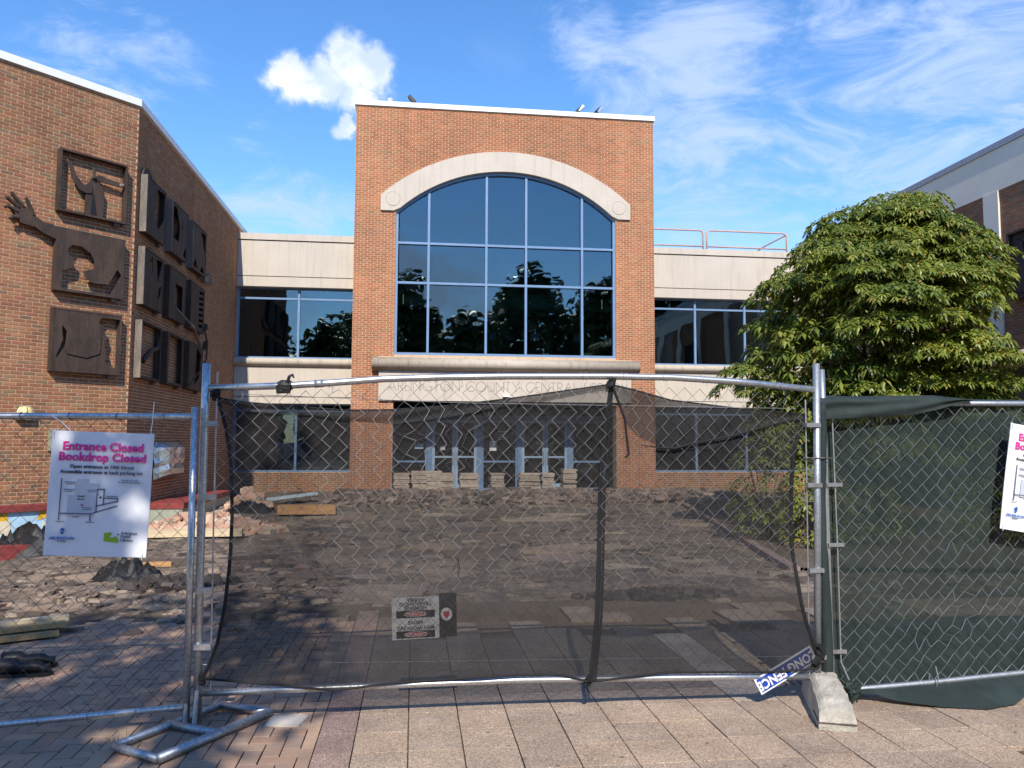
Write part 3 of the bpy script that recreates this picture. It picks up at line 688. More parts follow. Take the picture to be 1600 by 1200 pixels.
# ------------------------------------------------------------------ side wings
YW = 24.85
def wing(x0, x1, muls, lab, base):
    t = thing('library_wing', lab, 'building', ((x0+x1)/2, YW, 0)); G = XZ(YW)
    MB().box(x0, x1, YW-.04, YW+.5, 7.93, 8.13).build('cornice', 'precast', t)
    MB().box(x0, x1, YW+.02, YW+.5, 7.905, 7.93).build('reveal', 'joint', t)
    MB().box(x0, x1, YW, YW+.5, 6.80, 7.905).build('parapet_panel', 'precast', t)
    MB().box(x0, x1, YW+.02, YW+.5, 6.775, 6.80).build('reveal', 'joint', t)
    MB().box(x0, x1, YW-.0, YW+.5, 6.47, 6.775).build('lintel', 'precast', t)
    MB().box(x0, x1, YW+.002, YW+.5, 3.05, 3.98).build('spandrel', 'precast', t)
    MB().box(x0, x1, YW+.02, YW+.5, 3.03, 3.05).build('reveal', 'joint', t)
    MB().box(x0, x1, YW+.002, YW+.5, 2.84, 3.03).build('lower_lintel', 'precast', t)
    b = MB(); P = [[(x, YW+.05-.2*math.sin(math.pi*j/8), 4.11-.135*math.cos(math.pi*j/8)) for x in (x0, x1)] for j in range(9)]
    b.grid(P); b.f.append((0, 1, 17, 16)); b.build('rounded_sill', 'sillstone', t, smooth=True)
    MB().box(x0, x1, YW+.05, YW+.5, 3.985, 4.24).build('sill_core', 'precast', t)
    MB().box(x0, x1, YW+.03, YW+.45, -.05, .73).build('base_wall', 'mortar', t)
    brickwork(t, (0, YW+.03, 0), 0, x0, x1, -.0, .73, None, 'brick', 0, 'base_brickwork')
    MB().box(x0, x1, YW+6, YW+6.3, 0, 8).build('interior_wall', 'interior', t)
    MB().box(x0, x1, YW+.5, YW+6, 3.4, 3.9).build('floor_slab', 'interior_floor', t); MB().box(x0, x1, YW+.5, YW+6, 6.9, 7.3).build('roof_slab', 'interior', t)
    MB().box(x0-.3, x0-.003, YW+.5, YW+6.3, -.1, 7.9).box(x1+.003, x1+.3, YW+.5, YW+6.3, -.1, 7.9).build('end_wall', 'interior', t)
    yg = YW+.24
    for z0, z1, tr, nm in ((4.24, 6.47, 6.13, 'upper'), (.73, 2.84, 2.62, 'lower')):
        f = MB().box(x0, x1, yg-.04, yg+.06, z0, z0+.06).box(x0, x1, yg-.04, yg+.06, z1-.05, z1).build('window', 'frame', t)
        e = [x0]+muls+[x1]
        for i, x in enumerate(e):
            a, b_ = (x, x+.06) if i == 0 else (x-.06, x) if i == len(e)-1 else (x-.035, x+.035)
            MB().box(a, b_, yg-.045, yg+.058, z0+.06, z1-.05).build('mullion', 'frame', f)
        for i in range(len(e)-1):
            a, b_ = e[i]+.04, e[i+1]-.04
            MB().box(a, b_, yg-.03, yg+.05, tr-.03, tr+.03).build('transom', 'frame', f)
            MB().box(a, b_, yg+.005, yg+.017, z0+.04, tr-.02).build('pane', 'glass', f); MB().box(a, b_, yg+.005, yg+.017, tr+.02, z1-.03).build('pane', 'glass', f)
    for k in range(int((x1-x0)/1.0)):
        for yy in (YW+1.5, YW+3.2):
            MB().box(x0+.5+k*1.0, x0+.56+k*1.0, yy, yy+1.1, 6.72, 6.76).build('tube_light', 'lampstrip', t)
    return t
wing(-5.5, -1.902, [-3.64], 'pale concrete library wing with blue windows left of the tower', -5.5)
wing(7.532, 12.9, [9.25, 10.98], 'pale concrete library wing with blue windows behind the tree', 7.5)
# orange guard rail on the right wing's roof
gr = thing('roof_guardrail', 'faded orange pipe guard rail on the right wing roof', 'railing', (7.6, 25.9, 8.1))
def rel(p): return (p[0]-7.6, p[1]-25.9, p[2]-8.1)
def rail_panel(x0, x1, y, z0, z1):
    r = .12
    MB().tube([rel(q) for q in ((x0, y, 8.1), (x0, y, z1-r), (x0+r*.3, y, z1-r*.3), (x0+r, y, z1), (x1-r, y, z1), (x1-r*.3, y, z1-r*.3), (x1, y, z1-r), (x1, y, 8.1))], .03, 8).build('hoop', 'orangepaint', gr, local=True, smooth=True)
    MB().tube([rel((x0, y, z0)), rel((x1, y, z0))], .028, 8).build('mid_rail', 'orangepaint', gr, local=True, smooth=True)
rail_panel(6.6, 9.93, 26, 8.53, 9.09); rail_panel(10.06, 13.0, 26, 8.53, 9.10)
MB().tube([rel((13.0, 26, 9.05)), rel((12.95, 27.9, 9.05)), rel((12.2, 27.9, 8.5))], .028, 8).build('corner_rail', 'orangepaint', gr, local=True, smooth=True)

# ------------------------------------------------------------------ left building (turned 45 degrees) and its steel reliefs
LC = Vector((-5.5, 15.97, 0)); S2 = math.sqrt(.5); LU = Vector((S2, S2, 0)); LN = Vector((S2, -S2, 0))
lb = thing('brick_building', 'brown brick building with diagonal front carrying steel reliefs', 'building', (-8, 16, 0))
foot = [(-5.5, 15.97), (-5.5, 27), (-18, 27), (-18, 12), (-5.5-12*S2, 15.97-12*S2)]
MB().prism(foot, lambda a, b, d: (a, b, d), -.1, 8.3).build('wall', 'mortar', lb)
o_ = .05
cp_ = MB()
def cop(p, q, nrm):
    p, q = Vector((*p, 0)), Vector((*q, 0)); nn = Vector((*nrm, 0)); return [p+nn*.05, q+nn*.05, q-nn*.35, p-nn*.35]
a = cop((-5.5-12*S2, 15.97-12*S2), (-5.5, 15.97), (S2, -S2)); b = cop((-5.5, 15.97), (-5.5, 27), (1, 0))
a[1] = Vector((-5.45, 15.95, 0)); b[0] = Vector((-5.45, 15.95, 0)); a[2] = b[3] = Vector((-5.85, 16.12, 0))
for q in (a, b): cp_.hexa([(v.x, v.y, 8.3) for v in q], [(v.x, v.y, 8.44) for v in q])
cp_.build('coping', 'coping', lb)
brickwork(lb, LC, R(45), -4.6, .006, .0, 8.28, None, 'brick')
brickwork(lb, LC, R(90), -.006, 9.0, .0, 8.28, None, 'brick', 0, 'side_brickwork')
# corner bricks already meet at the arris
def LW(u, z, d=0.): return LC+LU*u+LN*d+Vector((0, 0, z))
def SW(s, z, d=0.): return Vector((-5.5+d, s, z))                # side wall: s = Y
D = .15
def curve_plate(outer, holes, fn, d, t, name, mat, parent):
    """flat steel plate with cut-outs: 2-D filled curve, then laid on the wall"""
    cu = bpy.data.curves.new('p', 'CURVE'); cu.dimensions = '2D'; cu.fill_mode = 'BOTH'; cu.extrude = t/2
    for ring in [outer]+holes:
        sp = cu.splines.new('POLY'); sp.points.add(len(ring)-1); sp.use_cyclic_u = True
        for q, (a_, b_) in zip(sp.points, ring): q.co = (a_, b_, 0, 1)
    to = bpy.data.objects.new('p', cu); COL.objects.link(to); dg = bpy.context.evaluated_depsgraph_get()
    me = bpy.data.meshes.new_from_object(to.evaluated_get(dg)); bpy.data.objects.remove(to)
    for v in me.vertices: v.co = Vector(fn(v.co.x, v.co.y, d+v.co.z))
    me.update(); me.materials.clear(); return link(name, me, mat, parent)
def relief(fn, a0, a1, z0, z1, lab, base, grp, pale=False, sides=(1, 1, 1, 1)):
    t = thing('steel_relief', lab, 'sculpture', base, group=grp); th = .035
    for k, (p, q, r, s) in enumerate(((a0, a0+th, z0, z1), (a1-th, a1, z0, z1), (a0+th, a1-th, z1-th, z1), (a0+th, a1-th, z0, z0+th))):
        if sides[k]: MB().prism([(p, r), (q, r), (q, s), (p, s)], fn, .012, D).build('box_side', 'rust_pale' if (pale and k == 0) else 'rust', t)  # near side gets a paler colour standing in for direct sun
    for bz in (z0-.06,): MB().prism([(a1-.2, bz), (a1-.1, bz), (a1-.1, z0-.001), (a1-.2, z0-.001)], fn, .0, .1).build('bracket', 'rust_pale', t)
    return t
GF = 'rusted steel reliefs on the diagonal front'; GS = 'rusted steel reliefs on the shaded side wall'
U0, U1 = -1.47, -.24
fL = lambda a, b, d: tuple(LW(a, b, d))
t = relief(fL, U0, U1, 5.84, 7.0, 'top open steel frame on sunlit brick holding a robed figure', tuple(LW(-.86, 5.84)), GF)
c = -.86
curve_plate([(c-.12, 5.875), (c+.2, 5.875), (c+.22, 6.35), (c+.13, 6.5), (c+.05, 6.62), (c-.02, 6.62), (c-.06, 6.5), (c-.12, 6.45)], [], fL, .08, .03, 'robe', 'rust', t)
curve_plate([(c-.02, 6.45), (c-.16, 6.42), (c-.3, 6.55), (c-.4, 6.78), (c-.48, 6.84), (c-.5, 6.80), (c-.43, 6.72), (c-.38, 6.5), (c-.26, 6.32), (c-.12, 6.28), (c-.02, 6.3)], [], fL, .105, .02, 'raised_arm', 'rust', t)
curve_plate([(c+.02, 6.6), (c+.08, 6.68), (c+.5, 6.62), (c+.5, 6.54), (c+.1, 6.56)], [], fL, .105, .02, 'outstretched_arm', 'rust', t)
MB().tube([fL(c+.0, 6.58, .12), fL(c+.0, 6.78, .12)], .028, 8).build('head', 'rust', t)
MB().tube([fL(c+.5, 6.58, .09), fL(c+.56, 6.60, .13)], [.045, .03], 8).build('hand', 'rust_pale', t)
MB().prism([(c-.03, 5.88), (c+.08, 5.88), (c+.0, 6.3)], fL, .098, .115).build('robe_fold', 'black', t)
t = relief(fL, U0, U1, 4.38, 5.54, 'middle steel plate cut with a head in profile and open book', tuple(LW(-.86, 4.38)), GF)
def rag(pts, amp, n=4):
    out = []
    for (x0, y0), (x1, y1) in zip(pts, pts[1:]+pts[:1]):
        for k in range(n): f_ = k/n; out.append((x0+(x1-x0)*f_+rnd.uniform(-amp, amp)*(k > 0), y0+(y1-y0)*f_+rnd.uniform(-amp, amp)*(k > 0)))
    return out
hx = U0+.02
head = [(hx+.1, 4.43), (hx+.1, 4.75), (hx+.28, 4.83), (hx+.30, 4.98), (hx+.20, 5.06), (hx+.18, 5.16), (hx+.26, 5.25), (hx+.42, 5.25), (hx+.58, 5.15), (hx+.66, 5.02), (hx+.64, 4.86), (hx+.46, 4.80), (hx+.52, 4.66), (hx+.66, 4.60), (hx+.92, 4.62), (hx+1.08, 4.93), (hx+1.16, 4.84), (hx+1.0, 4.50), (hx+.98, 4.43)]
pb = curve_plate([(U0+.036, 4.416), (U1-.036, 4.416), (U1-.036, 5.504), (U0+.036, 5.504)], [head], fL, .14, .018, 'plate', 'rust', t)
MB().prism([(hx+.66, 4.59), (hx+.93, 4.61), (hx+.66, 4.86)], fL, .06, .075).build('book_page', 'rust', t)
# the arm and hand reaching out of the middle relief
arm = [(U0, 5.54), (U0-.20, 5.56), (U0-.34, 5.63), (U0-.36, 5.45), (U0-.22, 5.37), (U0, 5.30)]
MB().prism(arm, fL, .06, .14).build('sleeve', 'rust', t)
hd = [(U0-.34, 5.63), (U0-.46, 5.76), (U0-.66, 5.80), (U0-.69, 5.64), (U0-.58, 5.47), (U0-.36, 5.45)]
hn = MB().prism(hd, fL, .07, .13).build('hand', 'rust', t)
for f_ in ([(U0-.55, 5.77), (U0-.72, 5.92), (U0-.76, 5.97)], [(U0-.62, 5.74), (U0-.79, 5.85), (U0-.84, 5.85)], [(U0-.64, 5.66), (U0-.80, 5.72), (U0-.84, 5.68)], [(U0-.62, 5.56), (U0-.73, 5.55), (U0-.76, 5.50)], [(U0-.38, 5.66), (U0-.47, 5.83), (U0-.53, 5.93)]):
    MB().tube([fL(a_, b_, .11+.02*i) for i, (a_, b_) in enumerate(f_)], [.04, .036, .026], 7).build('finger', 'rust', hn)
t = relief(fL, U0, U1, 2.92, 4.07, 'bottom steel plate with torn right edge baring the bricks', tuple(LW(-.86, 2.92)), GF)
torn = rag([(U1-.36, 3.98), (U1-.04, 3.98)], 0, 1)+[(U1-.045, 3.12)]+[(U1-.12, 3.05), (U1-.22, 3.14), (U1-.29, 3.12), (U1-.26, 3.3), (U1-.31, 3.46), (U1-.27, 3.6), (U1-.31, 3.7), (U1-.33, 3.82), (U1-.42, 3.86), (U1-.40, 3.94)]
slit = [(U0+.17, 3.76), (U0+.22, 3.7), (U0+.25, 3.66), (U0+.25, 3.5), (U0+.22, 3.36), (U0+.1, 3.16), (U0+.08, 3.18), (U0+.14, 3.36), (U0+.19, 3.5), (U0+.17, 3.64)]
curve_plate([(U0+.036, 2.956), (U1-.036, 2.956), (U1-.036, 4.034), (U0+.036, 4.034)], [torn, slit], fL, .135, .02, 'torn_plate', 'rust', t)
curve_plate([(U0+.26, 3.68), (U0+.5, 3.5), (U0+.85, 3.62), (U0+.84, 3.3), (U0+.6, 3.2), (U0+.26, 3.25), (U0+.22, 3.4)], [], fL, .158, .014, 'crumpled_sheet', 'rust', t)
# nine boxes on the side wall
fS = lambda a, b, d: tuple(SW(a, b, d))
cols = [(16.15, 17.37), (17.80, 19.02), (19.45, 20.67)]; rws = [(5.84, 7.0), (4.38, 5.54), (2.92, 4.07)]
cl = ['nearest', 'middle', 'farthest']; rl = ['top', 'middle', 'bottom']
for ri, (z0, z1) in enumerate(rws):
    for ci, (a0, a1) in enumerate(cols):
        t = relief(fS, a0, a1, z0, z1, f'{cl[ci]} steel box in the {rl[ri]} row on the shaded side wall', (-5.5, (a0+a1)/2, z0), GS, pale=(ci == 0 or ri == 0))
        wdt = a1-a0; h = z1-z0
        out = [(a0+.036, z0+.036), (a1-.036, z0+.036), (a1-.036, z1-.036), (a0+.036, z1-.036)]
        def hole(*pts): return [(a0+p*wdt, z0+q*h) for p, q in pts]
        hs = {(0, 0): [hole((.42, .35), (.62, .2), (.9, .45), (.93, .93), (.55, .93), (.5, .7))],
              (0, 1): [hole((.08, .3), (.45, .28), (.5, .6), (.3, .92), (.1, .92)), hole((.62, .55), (.7, .6), (.66, .85)), hole((.75, .1), (.92, .06), (.92, .3), (.82, .22))],
              (0, 2): [hole((.55, .92), (.93, .93), (.93, .5), (.8, .62), (.72, .8)), hole((.1, .06), (.4, .06), (.25, .28)), hole((.6, .06), (.9, .06), (.75, .2))],
              (1, 0): [hole((.25, .8), (.4, .92), (.45, .7), (.38, .6)), hole((.7, .5), (.92, .9), (.9, .94), (.62, .92)), hole((.72, .15), (.85, .3), (.9, .5), (.78, .42))],
              (1, 1): [hole((.36, .22), (.8, .22), (.8, .72), (.36, .72))],
              (1, 2): [hole((.6, .1+.12*k), (.93, .13+.12*k), (.93, .19+.12*k), (.62, .17+.12*k)) for k in range(7)],
              (2, 0): [hole((.04, .04), (.96, .04), (.96, .96), (.04, .96))],
              (2, 1): [hole((.12, .05), (.9, .05), (.9, .95), (.12, .95))],
              (2, 2): [hole((.45, .1), (.8, .3), (.9, .8), (.6, .93), (.5, .6))]}[(ri, ci)]
        curve_plate(out, [rag(q, .012, 3) if len(q) > 4 else q for q in hs], fS, .135, .016, 'plate', 'rust', t)
        if (ri, ci) == (0, 0):
            MB().prism([(a0+.0, z1)]+[(a0+.3+.28*math.cos(R(x_)), z1+.2*math.sin(R(x_))) for x_ in range(180, -1, -20)], fS, .02, .06).build('arched_top', 'rust', t)
        if (ri, ci) == (0, 1): pass
        if (ri, ci) == (0, 2):
            MB().prism([(a1+.02, z0+.06), (a1+.28, z0+.1), (a1+.5, z0+.2), (a1+.52, z0+.02), (a1+.3, z0-.08), (a1+.02, z0-.06)], fS, .06, .12).build('hand', 'rust_pale', t)
            for k in range(4): MB().tube([fS(a1+.48, z0+.19-.06*k, .09), fS(a1+.85, z0+.22-.075*k, .1)], .026, 6).build('finger', 'rust_pale', t)
        if (ri, ci) == (1, 1):
            MB().tube([fS(a0+.6, z0+.32, .1), fS(a0+1.2, z0-.05, .35), fS(a0+2.0, z0-.35, .3)], [.02, .03, .035], 7).build('steel_rod', 'rust_pale', t)
            for k, wd in enumerate((.05, .05, .03, .02, .05, .04)): MB().prism([(a0+.3+.09*k, z1-.2), (a0+.3+.09*k+wd, z1-.2), (a0+.3+.09*k+wd, z1-.09), (a0+.3+.09*k, z1-.09)], fS, .142, .148).build('plate_mark', 'black', t)
        if (ri, ci) == (2, 0):
            MB().tube([fS(a0+.25, z0+.35, .1), fS(a0+.6, z0+.6, .14), fS(a1-.15, z0+.7, .12), fS(a1+.05, z1-.1, .1)], [.06, .05, .04, .03], 7).build('branch_rod', 'rust', t)
        if (ri, ci) == (2, 2):
            MB().tube([fS(a0-.3, z0-.02, .2), fS(a0+.4, z0+.45, .3), fS(a0+.9, z0+.8, .32), fS(a1, z1+.1, .25), fS(a1, z1+.5, .15)], .022, 6).build('bent_rod', 'rust', t)
ws = tag(MB().prism([(21.2, 4.55), (21.4, 4.62), (21.25, 4.75)], fS, .02, .08).prism([(21.2, 4.05), (21.4, 4.08), (21.25, 4.3)], fS, .02, .08).build('steel_shards', 'rust'), 'two small dark steel shards on the shaded brick wall beyond the boxes', 'sculpture')
# fittings on the brick building
wl = thing('wall_lamp', 'yellowed round wall lamp in a wire guard above the fence rail', 'lamp', tuple(LW(-1.81, 2.16)), (0, 0, R(45)))
def dome(r, h, n=12, m=5, y=1.): return [[(r*math.cos(2*math.pi*q/n)*math.cos(e*math.pi/2/m), r*y*math.sin(2*math.pi*q/n)*math.cos(e*math.pi/2/m)-.06, h*math.sin(e*math.pi/2/m)) for q in range(n+1)] for e in range(m+1)]
MB().grid(dome(.13, .12)).build('glass', 'lamp', wl, smooth=True, local=True)
MB().box(-.14, .14, -.1, 0, -.12, -.0).build('base', 'metalbox', wl, local=True)
for q in range(3): MB().tube([(math.cos(q*math.pi/3+.4)*.145*math.cos(e*math.pi/8), -.06+math.sin(q*math.pi/3+.4)*.145*math.cos(e*math.pi/8), .135*math.sin(e*math.pi/8)) for e in range(9)], .006, 5).build('guard_wire', 'galv', wl, local=True)
eb = thing('electrical_box', 'grey green electrical box on brick wall behind the closure sign', 'box', tuple(LW(-1.27, 1.5)), (0, 0, R(45)))
MB().box(-.13, .13, -.11, 0, 0, .38).build('body', 'metalbox', eb, local=True); MB().box(-.115, .115, -.118, -.111, .02, .36).build('cover', 'metalbox', eb, local=True)
MB().tube([(0, -.05, 0), (0, -.05, -1.4)], .02, 6).build('conduit', 'metalbox', eb, local=True)
fb = thing('foil_wrapped_box', 'silver plastic wrapped box fixed to the shaded brick wall', 'box', (-5.5, 18.3, .85))
Pf = [[(.03+.26*(1 if 0 < i < 7 and 0 < j < 7 else 0)+.05*noise.noise(Vector((i*.8, j*.9, 1))), -.75+1.5*i/7, .8*j/7) for i in range(8)] for j in range(8)]
MB().grid(Pf).build('wrap', 'foil', fb, local=True)
# low mural wall with red coping along the diagonal front
mw = thing('mural_wall', 'low pale blue mural wall with dark red coping along brick building', 'wall', tuple(LW(-2, 0, .5)), (0, 0, R(45)))
MB().box(-4, 1.0, -.1, .1, -.05, .50).build('wall', 'skyblue', mw, local=True)
MB().box(-4.02, 1.02, -.16, .14, .50, .60).build('coping', 'redcoping', mw, local=True)
for x_, m_, pts in ((-.35, 'yellow', [(0, .36), (.16, .36), (.16, .5), (-.05, .5)]), (-.25, 'cream', [(0, .05), (.12, .05), (.1, .36), (-.1, .36)]), (.35, 'yellow', [(-.1, .34), (.25, .42), (.2, .5), (-.05, .5)]), (.42, 'cream', [(-.06, .02), (.1, .02), (.12, .36), (-.08, .3)]), (.8, 'yellow', [(0, .1), (.1, .1), (.1, .3), (0, .3)])):
    MB().prism([(x_+p_, q_-.004) for p_, q_ in pts], lambda a, b, d: (a, d, b), -.106, -.1).build('painted_shape', m_, mw, local=True)
kb = tag(MB().hexa([(-6.4, 12.0, -.1), (-4.4, 13.6, -.1), (-4.5, 13.8, -.1), (-6.5, 12.2, -.1)], [(-6.4, 12.0, .14), (-4.4, 13.6, .14), (-4.5, 13.8, .14), (-6.5, 12.2, .14)]).build('planter_edge', 'redcoping'), 'low dark red painted edge in front of the mural wall', 'kerb')
rk = thing('red_planter_rim', 'broken dark red planter rim at the foot of the shaded brick wall', 'planter', (-5.1, 18.5, 0))
MB().box(-.3, .45, -1.6, 2.6, .3, .42).build('rim', 'redcoping', rk, local=True); MB().box(-.28, .42, -1.58, 2.58, -.1, .3).build('side', 'metalbox', rk, local=True)

# ------------------------------------------------------------------ right building
XR = 12.9
rb = thing('grey_trimmed_building', 'brick building with grey fascia in shade behind the tree', 'building', (XR, 17, 0))
fR = lambda a, b, d: (XR-d, a, b)
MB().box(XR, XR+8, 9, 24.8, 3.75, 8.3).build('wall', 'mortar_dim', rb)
MB().box(XR-.06, XR+.4, 8.95, 24.85, 8.3, 8.44).build('coping', 'galv_dull', rb)
MB().box(XR-.03, XR+.3, 8.97, 24.84, 7.34, 8.298).build('fascia', 'greyfascia', rb)
for y0 in (9.8, 12.9, 15.72, 18.9, 22.0): MB().box(XR-.05, XR+.2, y0, y0+.46, 3.75, 7.338).build('pillar', 'greyfascia', rb)
brickwork(rb, (XR, 0, 0), R(-90), -19.0, -12.0, 3.78, 7.33, lambda z: [(-19.0, -18.9-.46-.0) if False else (-18.9, -16.18), (-15.72, -13.36), (-12.9, -12.0)], 'brick')
b = MB(); P = [[(XR+.1-.28*math.sin(math.pi*j/8), y_, 3.55-.19*math.cos(math.pi*j/8)) for y_ in (9, 24.8)] for j in range(9)]
b.grid(P); b.f.append((0, 1, 17, 16)); b.build('rounded_sill', 'sillstone', rb, smooth=True)
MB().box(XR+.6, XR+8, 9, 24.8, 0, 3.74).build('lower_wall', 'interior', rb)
t = thing('steel_relief', 'dark steel relief on the brick at the right edge of the photo', 'sculpture', (XR, 15, 4.8))
MB().prism([(14.1, 4.85), (15.35, 4.85), (15.35, 6.22), (14.1, 6.22)], fR, .02, .07).build('plate', 'rust', t)
for a_, b_, c_, d_ in ((14.1, 15.35, 4.8, 4.85), (14.1, 15.35, 6.22, 6.27)): MB().prism([(a_, c_), (b_, c_), (b_, d_), (a_, d_)], fR, .012, D).build('box_side', 'rust', t)
for a_ in (14.05, 15.35): MB().prism([(a_, 4.8), (a_+.05, 4.8), (a_+.05, 6.27), (a_, 6.27)], fR, .012, D).build('box_side', 'rust', t)
MB().prism([(14.9, 4.9), (15.2, 4.95), (15.12, 5.5), (15.22, 6.1), (15.0, 6.0)], fR, .075, .1).build('cut_sheet', 'black', t)

# ------------------------------------------------------------------ vegetation
def leaf_cluster(mb, c, axis, n, ln, wd, droop=.5):
    axis = axis.normalized(); a = axis.orthogonal().normalized(); b = axis.cross(a); ph = rnd.uniform(0, 6.28)
    for k in range(n):
        t = ph+6.283*k/n+rnd.uniform(-.25, .25); d = (a*math.cos(t)+b*math.sin(t))*.8+axis*rnd.uniform(.1, .6); d.z -= droop*rnd.uniform(.5, 1.3); d.normalize()
        L_ = ln*rnd.uniform(.7, 1.15); s = d.cross(Vector((0, 0, 1)))
        if s.length < .05: s = a.copy()
        s.normalize(); w2 = wd*rnd.uniform(.8, 1.1); nrm = s.cross(d)
        p0 = c+d*.015; m1 = c+d*L_*.5+nrm*.01; tip = c+d*L_+Vector((0, 0, -L_*.22))
        mb.add([p0, m1+s*w2-nrm*.012, tip, m1-s*w2-nrm*.012, m1], [(0, 1, 4), (1, 2, 4), (0, 4, 3), (4, 2, 3)])
def limb(mb, p, q, r0_, r1_, n=6, wob=.12):
    pts = []; p, q = Vector(p), Vector(q)
    for k in range(n+1):
        f_ = k/n; pts.append(p.lerp(q, f_)+Vector((rnd.uniform(-wob, wob), rnd.uniform(-wob, wob), rnd.uniform(-wob, wob)*.4))*(0 if k in (0,) else f_**.5*.6))
    mb.tube(pts, [r0_+(r1_-r0_)*k/n for k in range(n+1)], 7); return pts
tr = thing('leafy_tree', 'large dense broadleaf tree with drooping leaves before the right building', 'tree', (8.75, 14.0, 0))
TCX, TCY = 8.3, 14.0
def crown_r(z):
    pr = [(1.1, 1.6), (2.0, 2.1), (2.8, 2.45), (3.6, 2.55), (4.4, 2.3), (5.0, 1.95), (5.6, 1.4), (6.1, .8), (6.4, .35), (6.55, .0)]
    for (a_, b_), (c_, d_) in zip(pr, pr[1:]):
        if a_ <= z <= c_: return b_+(d_-b_)*(z-a_)/(c_-a_)
    return 0
tk = MB(); base = limb(tk, (8.75, 14, -.1), (8.7, 14, 2.0), .17, .13, 5, .08)
pads = []
for i in range(150):
    z = rnd.uniform(1.4, 6.1) if i > 22 else rnd.uniform(5.0, 6.4); an = rnd.uniform(0, 6.283)
    if math.sin(an) > .45 and rnd.random() < .6: an = -an
    r = crown_r(z)*rnd.uniform(.66, 1.0)*(1+(.14 if z > 3 else .03)*math.sin(an*3+z*1.7)); sh = max(0, z-3.0)*.26
    if z < 3.3 and math.cos(an) < 0: r *= .82
    pads.append((Vector((TCX+sh+r*math.cos(an), TCY+r*math.sin(an)*.95, z-.12)), rnd.uniform(.34, .78), Vector((math.cos(an), math.sin(an), .8))))
for p_, r_, ax in pads[::4]: limb(tk, tuple(base[-1]+Vector((0, 0, rnd.uniform(-.6, .9)))), tuple(p_), .055, .012, 5, .15)
limb(tk, tuple(base[-1]), (8.95, 14, 5.6), .12, .03, 6, .1)
tk.build('trunk', 'bark', tr, smooth=True)
cr = MB()
for p_, r_, ax in pads:
    for k in range(int(80*r_/.6)):
        d = Vector((rnd.gauss(0, 1), rnd.gauss(0, 1), rnd.gauss(0, 1))).normalized()
        d.z = abs(d.z)*.7-.12; q = p_+Vector((d.x*r_, d.y*r_, d.z*r_*.62))
        leaf_cluster(cr, q, Vector((d.x*.8, d.y*.8, .7))+ax*.3, rnd.randint(6, 8), rnd.uniform(.12, .175), .026)
for k in range(2600):                               # inner, shaded foliage
    z = rnd.uniform(1.6, 6.2); an = rnd.uniform(0, 6.283); r = crown_r(z)*math.sqrt(rnd.uniform(.1, .72))
    leaf_cluster(cr, Vector((TCX+max(0, z-3.0)*.26+r*math.cos(an), TCY+r*math.sin(an), z)), Vector((math.cos(an), math.sin(an), .8)), 6, .24, .04)
cr.build('crown', 'leaf', tr)
def shrub(x, y, r, h, lab, mat, n=150):
    t = thing('shrub', lab, 'shrub', (x, y, 0)); st = MB(); lf = MB()
    for k in range(9):
        an = rnd.uniform(0, 6.28); limb(st, (x, y, -.05), (x+r*.7*math.cos(an), y+r*.7*math.sin(an), h*rnd.uniform(.5, .9)), .016, .005, 4, .06)
    for k in range(n):
        an = rnd.uniform(0, 6.28); zz_ = rnd.uniform(.08, 1); rr = r*math.sqrt(1-(zz_-.35)**2*1.6)*rnd.uniform(.6, 1.05) if abs(zz_-.35) < .78 else r*.2
        leaf_cluster(lf, Vector((x+rr*math.cos(an), y+rr*math.sin(an), h*zz_)), Vector((math.cos(an), math.sin(an), 1)), 6, .13, .026, .25)
    st.build('stems', 'bark', t); lf.build('foliage', mat, t)
shrub(6.55, 12.3, .62, 1.25, 'yellow green shrub seen between gate post and green screen', 'leaf_yellow', 190)
shrub(6.2, 13.2, .7, 1.9, 'green shrub behind the yellow one under the tree', 'leaf', 200)
shrub(7.6, 12.6, .7, 1.0, 'low yellowish shrub behind the green screen under the tree', 'leaf_yellow', 120)
shrub(9.6, 12.2, .8, 1.1, 'low shrub behind the green screen right of the trunk', 'leaf', 120)
# strip of planting soil and its kerb
struct(MB().add([(5.2, 10.2, .02), (12.8, 9.0, .06), (12.8, 22.5, .12), (7.6, 22.5, .12)], [(0, 1, 2, 3)]).build('planting_bed', 'soil'))
struct(MB().hexa([(5.05, 10.2, -.1), (5.2, 10.2, -.1), (7.6, 22.5, -.1), (7.45, 22.5, -.1)], [(5.05, 10.2, .03), (5.2, 10.2, .03), (7.6, 22.5, .15), (7.45, 22.5, .15)]).build('kerb', 'band'))
# the street behind the viewer: trees that the windows mirror, one that shades the left panel
def back_tree(x, y, h, r, z0, lab, n, ln, name='street_tree', mat='leaf_far'):
    t = thing(name, lab, 'tree', (x, y, 0), group='street trees behind the viewer'); st = MB(); lf = MB()
    bs = limb(st, (x, y, -.1), (x, y, z0+1), .22, .15, 6, .1)
    for k in range(14):
        an = rnd.uniform(0, 6.28); limb(st, tuple(bs[-1]), (x+r*.7*math.cos(an), y+r*.7*math.sin(an), rnd.uniform(z0, h-.5)), .09, .02, 5, .25)
    for k in range(n):
        d = Vector((rnd.gauss(0, 1), rnd.gauss(0, 1), rnd.gauss(0, 1))).normalized()*rnd.uniform(.25, 1)**.5
        d *= 1+.25*noise.noise(d*2.5+Vector((x, y, 0)))
        leaf_cluster(lf, Vector((x+d.x*r, y+d.y*r, (z0+h)/2+d.z*(h-z0)/2)), d, 5, ln, ln*.28)
    st.build('trunk', 'bark', t); lf.build('crown', mat, t)
back_tree(-3.1, -3.2, 10.6, 2.1, 6.6, 'street tree behind the viewer shading the closure sign', 400, .28)
wood_ = MB()
